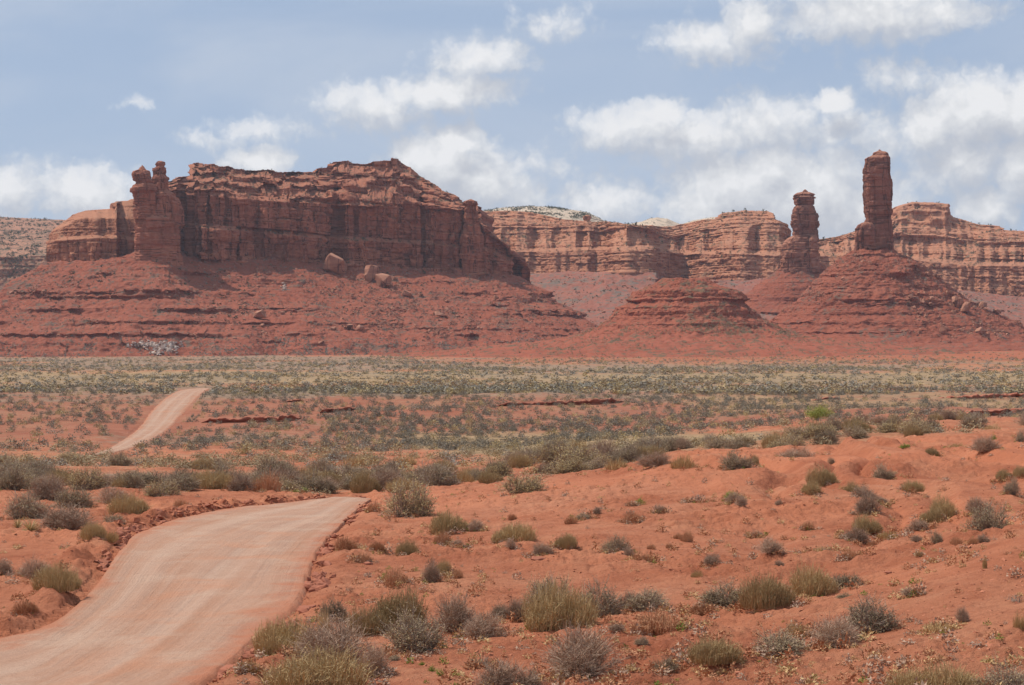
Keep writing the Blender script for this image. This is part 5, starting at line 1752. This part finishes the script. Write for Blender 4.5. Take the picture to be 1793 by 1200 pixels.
def scrub():
    r = np.random.default_rng(31)

    def sample(n, r0, r1, p0=-120, p1=1910):
        px = r.uniform(p0, p1, n)
        row = r.uniform(r0, r1, n)
        d = raycast(px, row, n=500, d0=20, d1=1600)
        x = (px - CX) / F * d
        keep = (road_dist(x, d) > .7) & (d < 1500)
        return px[keep], row[keep], x[keep], d[keep]
    # --- wash behind the knoll: each of the larger ones a shrub of its own
    px, row, x, d = [np.concatenate(t) for t in zip(sample(2300, 742, 872), sample(1300, 774, 832))]
    ok = (d > 84) & ((px < 640) | (d > 95))
    dens = sstep(-.5, .35, fbm(x / 14, d / 22, 3, 3)) * np.where((px < 420) & (row < 800) & (row > 735), .25, 1) * np.where((px > 700) & (row < 782), .5, 1)
    ok &= r.random(len(px)) < dens
    px, row, x, d = px[ok], row[ok], x[ok], d[ok]
    z = zground(x, d)
    w = r.uniform(.8, 2.0, len(x)) * (1 + .3 * (r.random(len(x)) < .15))
    h = w * r.uniform(.42, .62, len(x))
    order = np.argsort(-w / d)
    vis = [i for i in order if -20 < px[i] < 1813]
    ind = vis[:150]
    rest = np.setdiff1d(np.arange(len(x)), ind)
    for i in ind:
        u = r.random()
        kind = 'darksage' if u < .34 else 'sage' if u < .58 else 'olive' if u < .74 else 'twig' if u < .86 else 'tan' if u < .95 else 'straw'
        col, cat = KW[kind]
        side = 'left of the far road' if px[i] < 160 else 'between the two stretches of road' if px[i] < 640 else 'in the wash behind the knoll'
        plant(kind, x[i], d[i], z[i], w[i] * 1.1, h[i], f'{col} {cat} among many {side}', cat, f'{col} {cat}s {side}')
    for j, (mat, lo, hi) in enumerate((('darksage', 0, .4), ('sage', .4, .62), ('bluegrey', .62, .8), ('tan', .8, .92), ('olive', .92, 1.01))):
        u = np.random.default_rng(8).random(len(x))[rest]
        q = rest[(u >= lo) & (u < hi)]
        o = tuft_field('scrub', x[q], d[q], z[q], w[q], h[q], 150, LM[mat], 40 + j)
        tag(o, 'low scrub filling the wash behind the near knoll', 'scrub')
    # --- the bank
    px, row, x, d = sample(12000, 680, 792)
    dens = .25 + .75 * sstep(-.4, .4, fbm(x / 30, d / 30, 6, 3))
    dens = dens * np.where((px < 560) & (row > 700), .5, 1.0) * np.where((px < 250) & (row > 745) & (row < 785), .3, 1)
    ok = (d > 190) & (r.random(len(px)) < dens)
    x, d = x[ok], d[ok]
    z = zground(x, d)
    w = r.uniform(.6, 1.8, len(x))
    h = w * r.uniform(.5, .75, len(x))
    u = r.random(len(x))
    for j, (mat, lo, hi) in enumerate((('bank', 0, .55), ('bluegrey', .55, .8), ('sage', .8, .9), ('tan', .9, 1.0))):
        q = (u >= lo) & (u < hi)
        o = tuft_field('scrub', x[q], d[q], z[q], w[q], h[q], 110, LM[mat], 50 + j)
        tag(o, 'dark low scrub dotted over the red bank', 'scrub')
    # --- the plain up to the cliffs
    px, row, x, d = sample(46000, 604, 690)
    wob = row + 5 * fbm(x / 60, d / 90, 2, 3)
    dens = .25 + .75 * sstep(-.3, .35, fbm(x / 50, d / 110, 16, 3))
    dens = dens * np.where((wob > 650) & (wob < 678), .42, 1) * np.where(wob < 626, .40, 1.0) * np.where((px > 820) & (wob < 644), .5, 1.0)
    ok = (d > 330) & (r.random(len(px)) < dens)
    x, d, wob = x[ok], d[ok], wob[ok]
    z = zbase(x, d)
    w = r.uniform(.9, 2.8, len(x))
    h = w * r.uniform(.35, .55, len(x))
    u = r.random(len(x))
    for j, (mat, lo, hi) in enumerate((('bluegrey', 0, .45), ('darksage', .45, .66), ('sage', .66, .84), ('tan', .84, 1.0))):
        q = (u >= lo) & (u < hi)
        o = tuft_field('scrub', x[q], d[q], z[q], w[q], h[q], 30, LM[mat], 60 + j)
        tag(o, 'grey green scrub covering the plain below the cliffs', 'scrub')
    # --- tiny dry tufts and seedlings on the near slopes
    n = 5200
    dd = np.exp(r.uniform(math.log(20), math.log(90), n))
    xx = r.uniform(-.37, .37, n) * dd
    ok = (road_dist(xx, dd) > .8) & (r.random(n) < sstep(-.3, .5, fbm(xx / 4, dd / 6, 2, 3)) * .9 + .1)
    xx, dd = xx[ok], dd[ok]
    ft = np.array([f for f in FEET if f[2] > .35])
    k = r.integers(0, len(ft), 3400)
    a, q = r.uniform(0, 6.28, 3400), np.abs(r.normal(size=3400)) * .35 + .40
    xx = np.concatenate([xx, ft[k, 0] + np.cos(a) * q * ft[k, 2]])
    dd = np.concatenate([dd, ft[k, 1] + np.sin(a) * q * ft[k, 2]])
    ok = road_dist(xx, dd) > .4
    xx, dd = xx[ok], dd[ok]
    zz = zground(xx, dd)
    u = r.random(len(xx))
    for j, (mat, lo, hi, sc) in enumerate((('straw', 0, .26, .9), ('rust', .26, .66, 1), ('twig', .66, .92, 1), ('green', .92, 1.0, .6))):
        q = (u >= lo) & (u < hi)
        w = (.08 + .32 * r.random(q.sum()) ** 1.8) * sc
        o = tuft_field('ground_cover', xx[q], dd[q], zz[q], w, w * r.uniform(.4, .8, q.sum()), 60, LM[mat], 70 + j)
        tag(o, 'tiny dry tufts and seedlings on the red soil', 'ground cover')
    # --- scrub and junipers on aprons, ledges and skylines
    for key, n, s0, s1, mat, kw, lb in (
            ('talus', 2600, .7, 2.4, 'bluegrey', dict(rowr=(450, 628), pxr=(-60, 1100)), 'sparse scrub on the mesa apron'),
            ('talus', 3600, .9, 2.6, 'bluegrey', dict(rowr=(592, 634), pxr=(-60, 1100)), 'scrub creeping up the foot of the mesa apron'),
            ('talus', 260, 1.6, 4.0, 'juniper', dict(rowr=(445, 600), pxr=(0, 1000)), 'dark bushes on the mesa apron'),
            ('backtalus', 900, 1.2, 3.4, 'juniper', dict(rowr=(480, 600), pxr=(850, 1800)), 'dark bushes on the distant apron'),
            ('talus_slope3.1', 500, .6, 2.0, 'bluegrey', dict(rowr=(440, 600), pxr=(1300, 1800)), 'sparse scrub on the tall spire cone'),
            ('hill1.7', 6500, .6, 2.0, 'darksage', dict(rowr=(566, 626), pxr=(650, 1750)), 'sparse scrub on the red hill'),
            ('farleft', 1500, 2.5, 6.0, 'juniper', dict(rowr=(376, 500), pxr=(-60, 140)), 'juniper scrub on the far plateau'),
            ('dome', 1500, 2.0, 4.5, 'juniper', dict(rowr=(355, 384), pxr=(840, 1060)), 'juniper fringe on the white dome'),
            ('dome', 60, 2.0, 3.5, 'juniper', dict(rowr=(378, 392), pxr=(1080, 1250)), 'junipers on the small cream dome')):
        P, s, _ = strew(key, n, s0, s1, '', '', pw=1.6, seed=n + 1, **kw)
        o = tuft_field('scrub', P[:, 0], P[:, 1], P[:, 2], s, s * .75, 16, LM[mat], n)
        tag(o, lb, 'scrub')
    # ledge junipers of the pale mesas and the summit of the long mesa: only on treads
    for key, n, s0, s1, lb in (('back', 900, 1.8, 5.5, 'junipers on the ledges of the pale mesas'), ('mesa', 500, 1.2, 3.2, 'junipers on the ledges of the dark mesa')):
        P = SURF[key]
        N = normals(P)
        idx = np.nonzero((N[..., 2].ravel() > .75))[0]
        Q = P.reshape(-1, 3)
        idx = r.choice(idx, n)
        s = s0 + (s1 - s0) * r.random(n) ** 2
        o = tuft_field('scrub', Q[idx, 0], Q[idx, 1], Q[idx, 2], s, s * .8, 16, LM['juniper'], n + 3)
        tag(o, lb, 'scrub')


scrub()

# ---- desert air
def haze():
    x0, x1, y0, y1, z0, z1 = -2600, 2600, -400, 3600, -40, 330
    V = [(x, y, z) for z in (z0, z1) for y in (y0, y1) for x in (x0, x1)]
    Fc = [(0, 2, 3, 1), (4, 5, 7, 6), (0, 1, 5, 4), (2, 6, 7, 3), (0, 4, 6, 2), (1, 3, 7, 5)]
    m = bpy.data.materials.new('desert_haze')
    m.use_nodes = True
    t = NT(m.node_tree)
    t.n.clear()
    out = t.node('ShaderNodeOutputMaterial')
    v = t.node('ShaderNodeVolumePrincipled')
    v.inputs['Color'].default_value = (.80, .87, 1.0, 1)
    v.inputs['Density'].default_value = HAZE_DENSITY
    v.inputs['Anisotropy'].default_value = 0.2
    t.l.new(v.outputs[0], out.inputs['Volume'])
    o = mesh_obj('haze', V, Fc, m, smooth=False)
    tag(o, kind='stuff')


HAZE_DENSITY = .00005
haze()
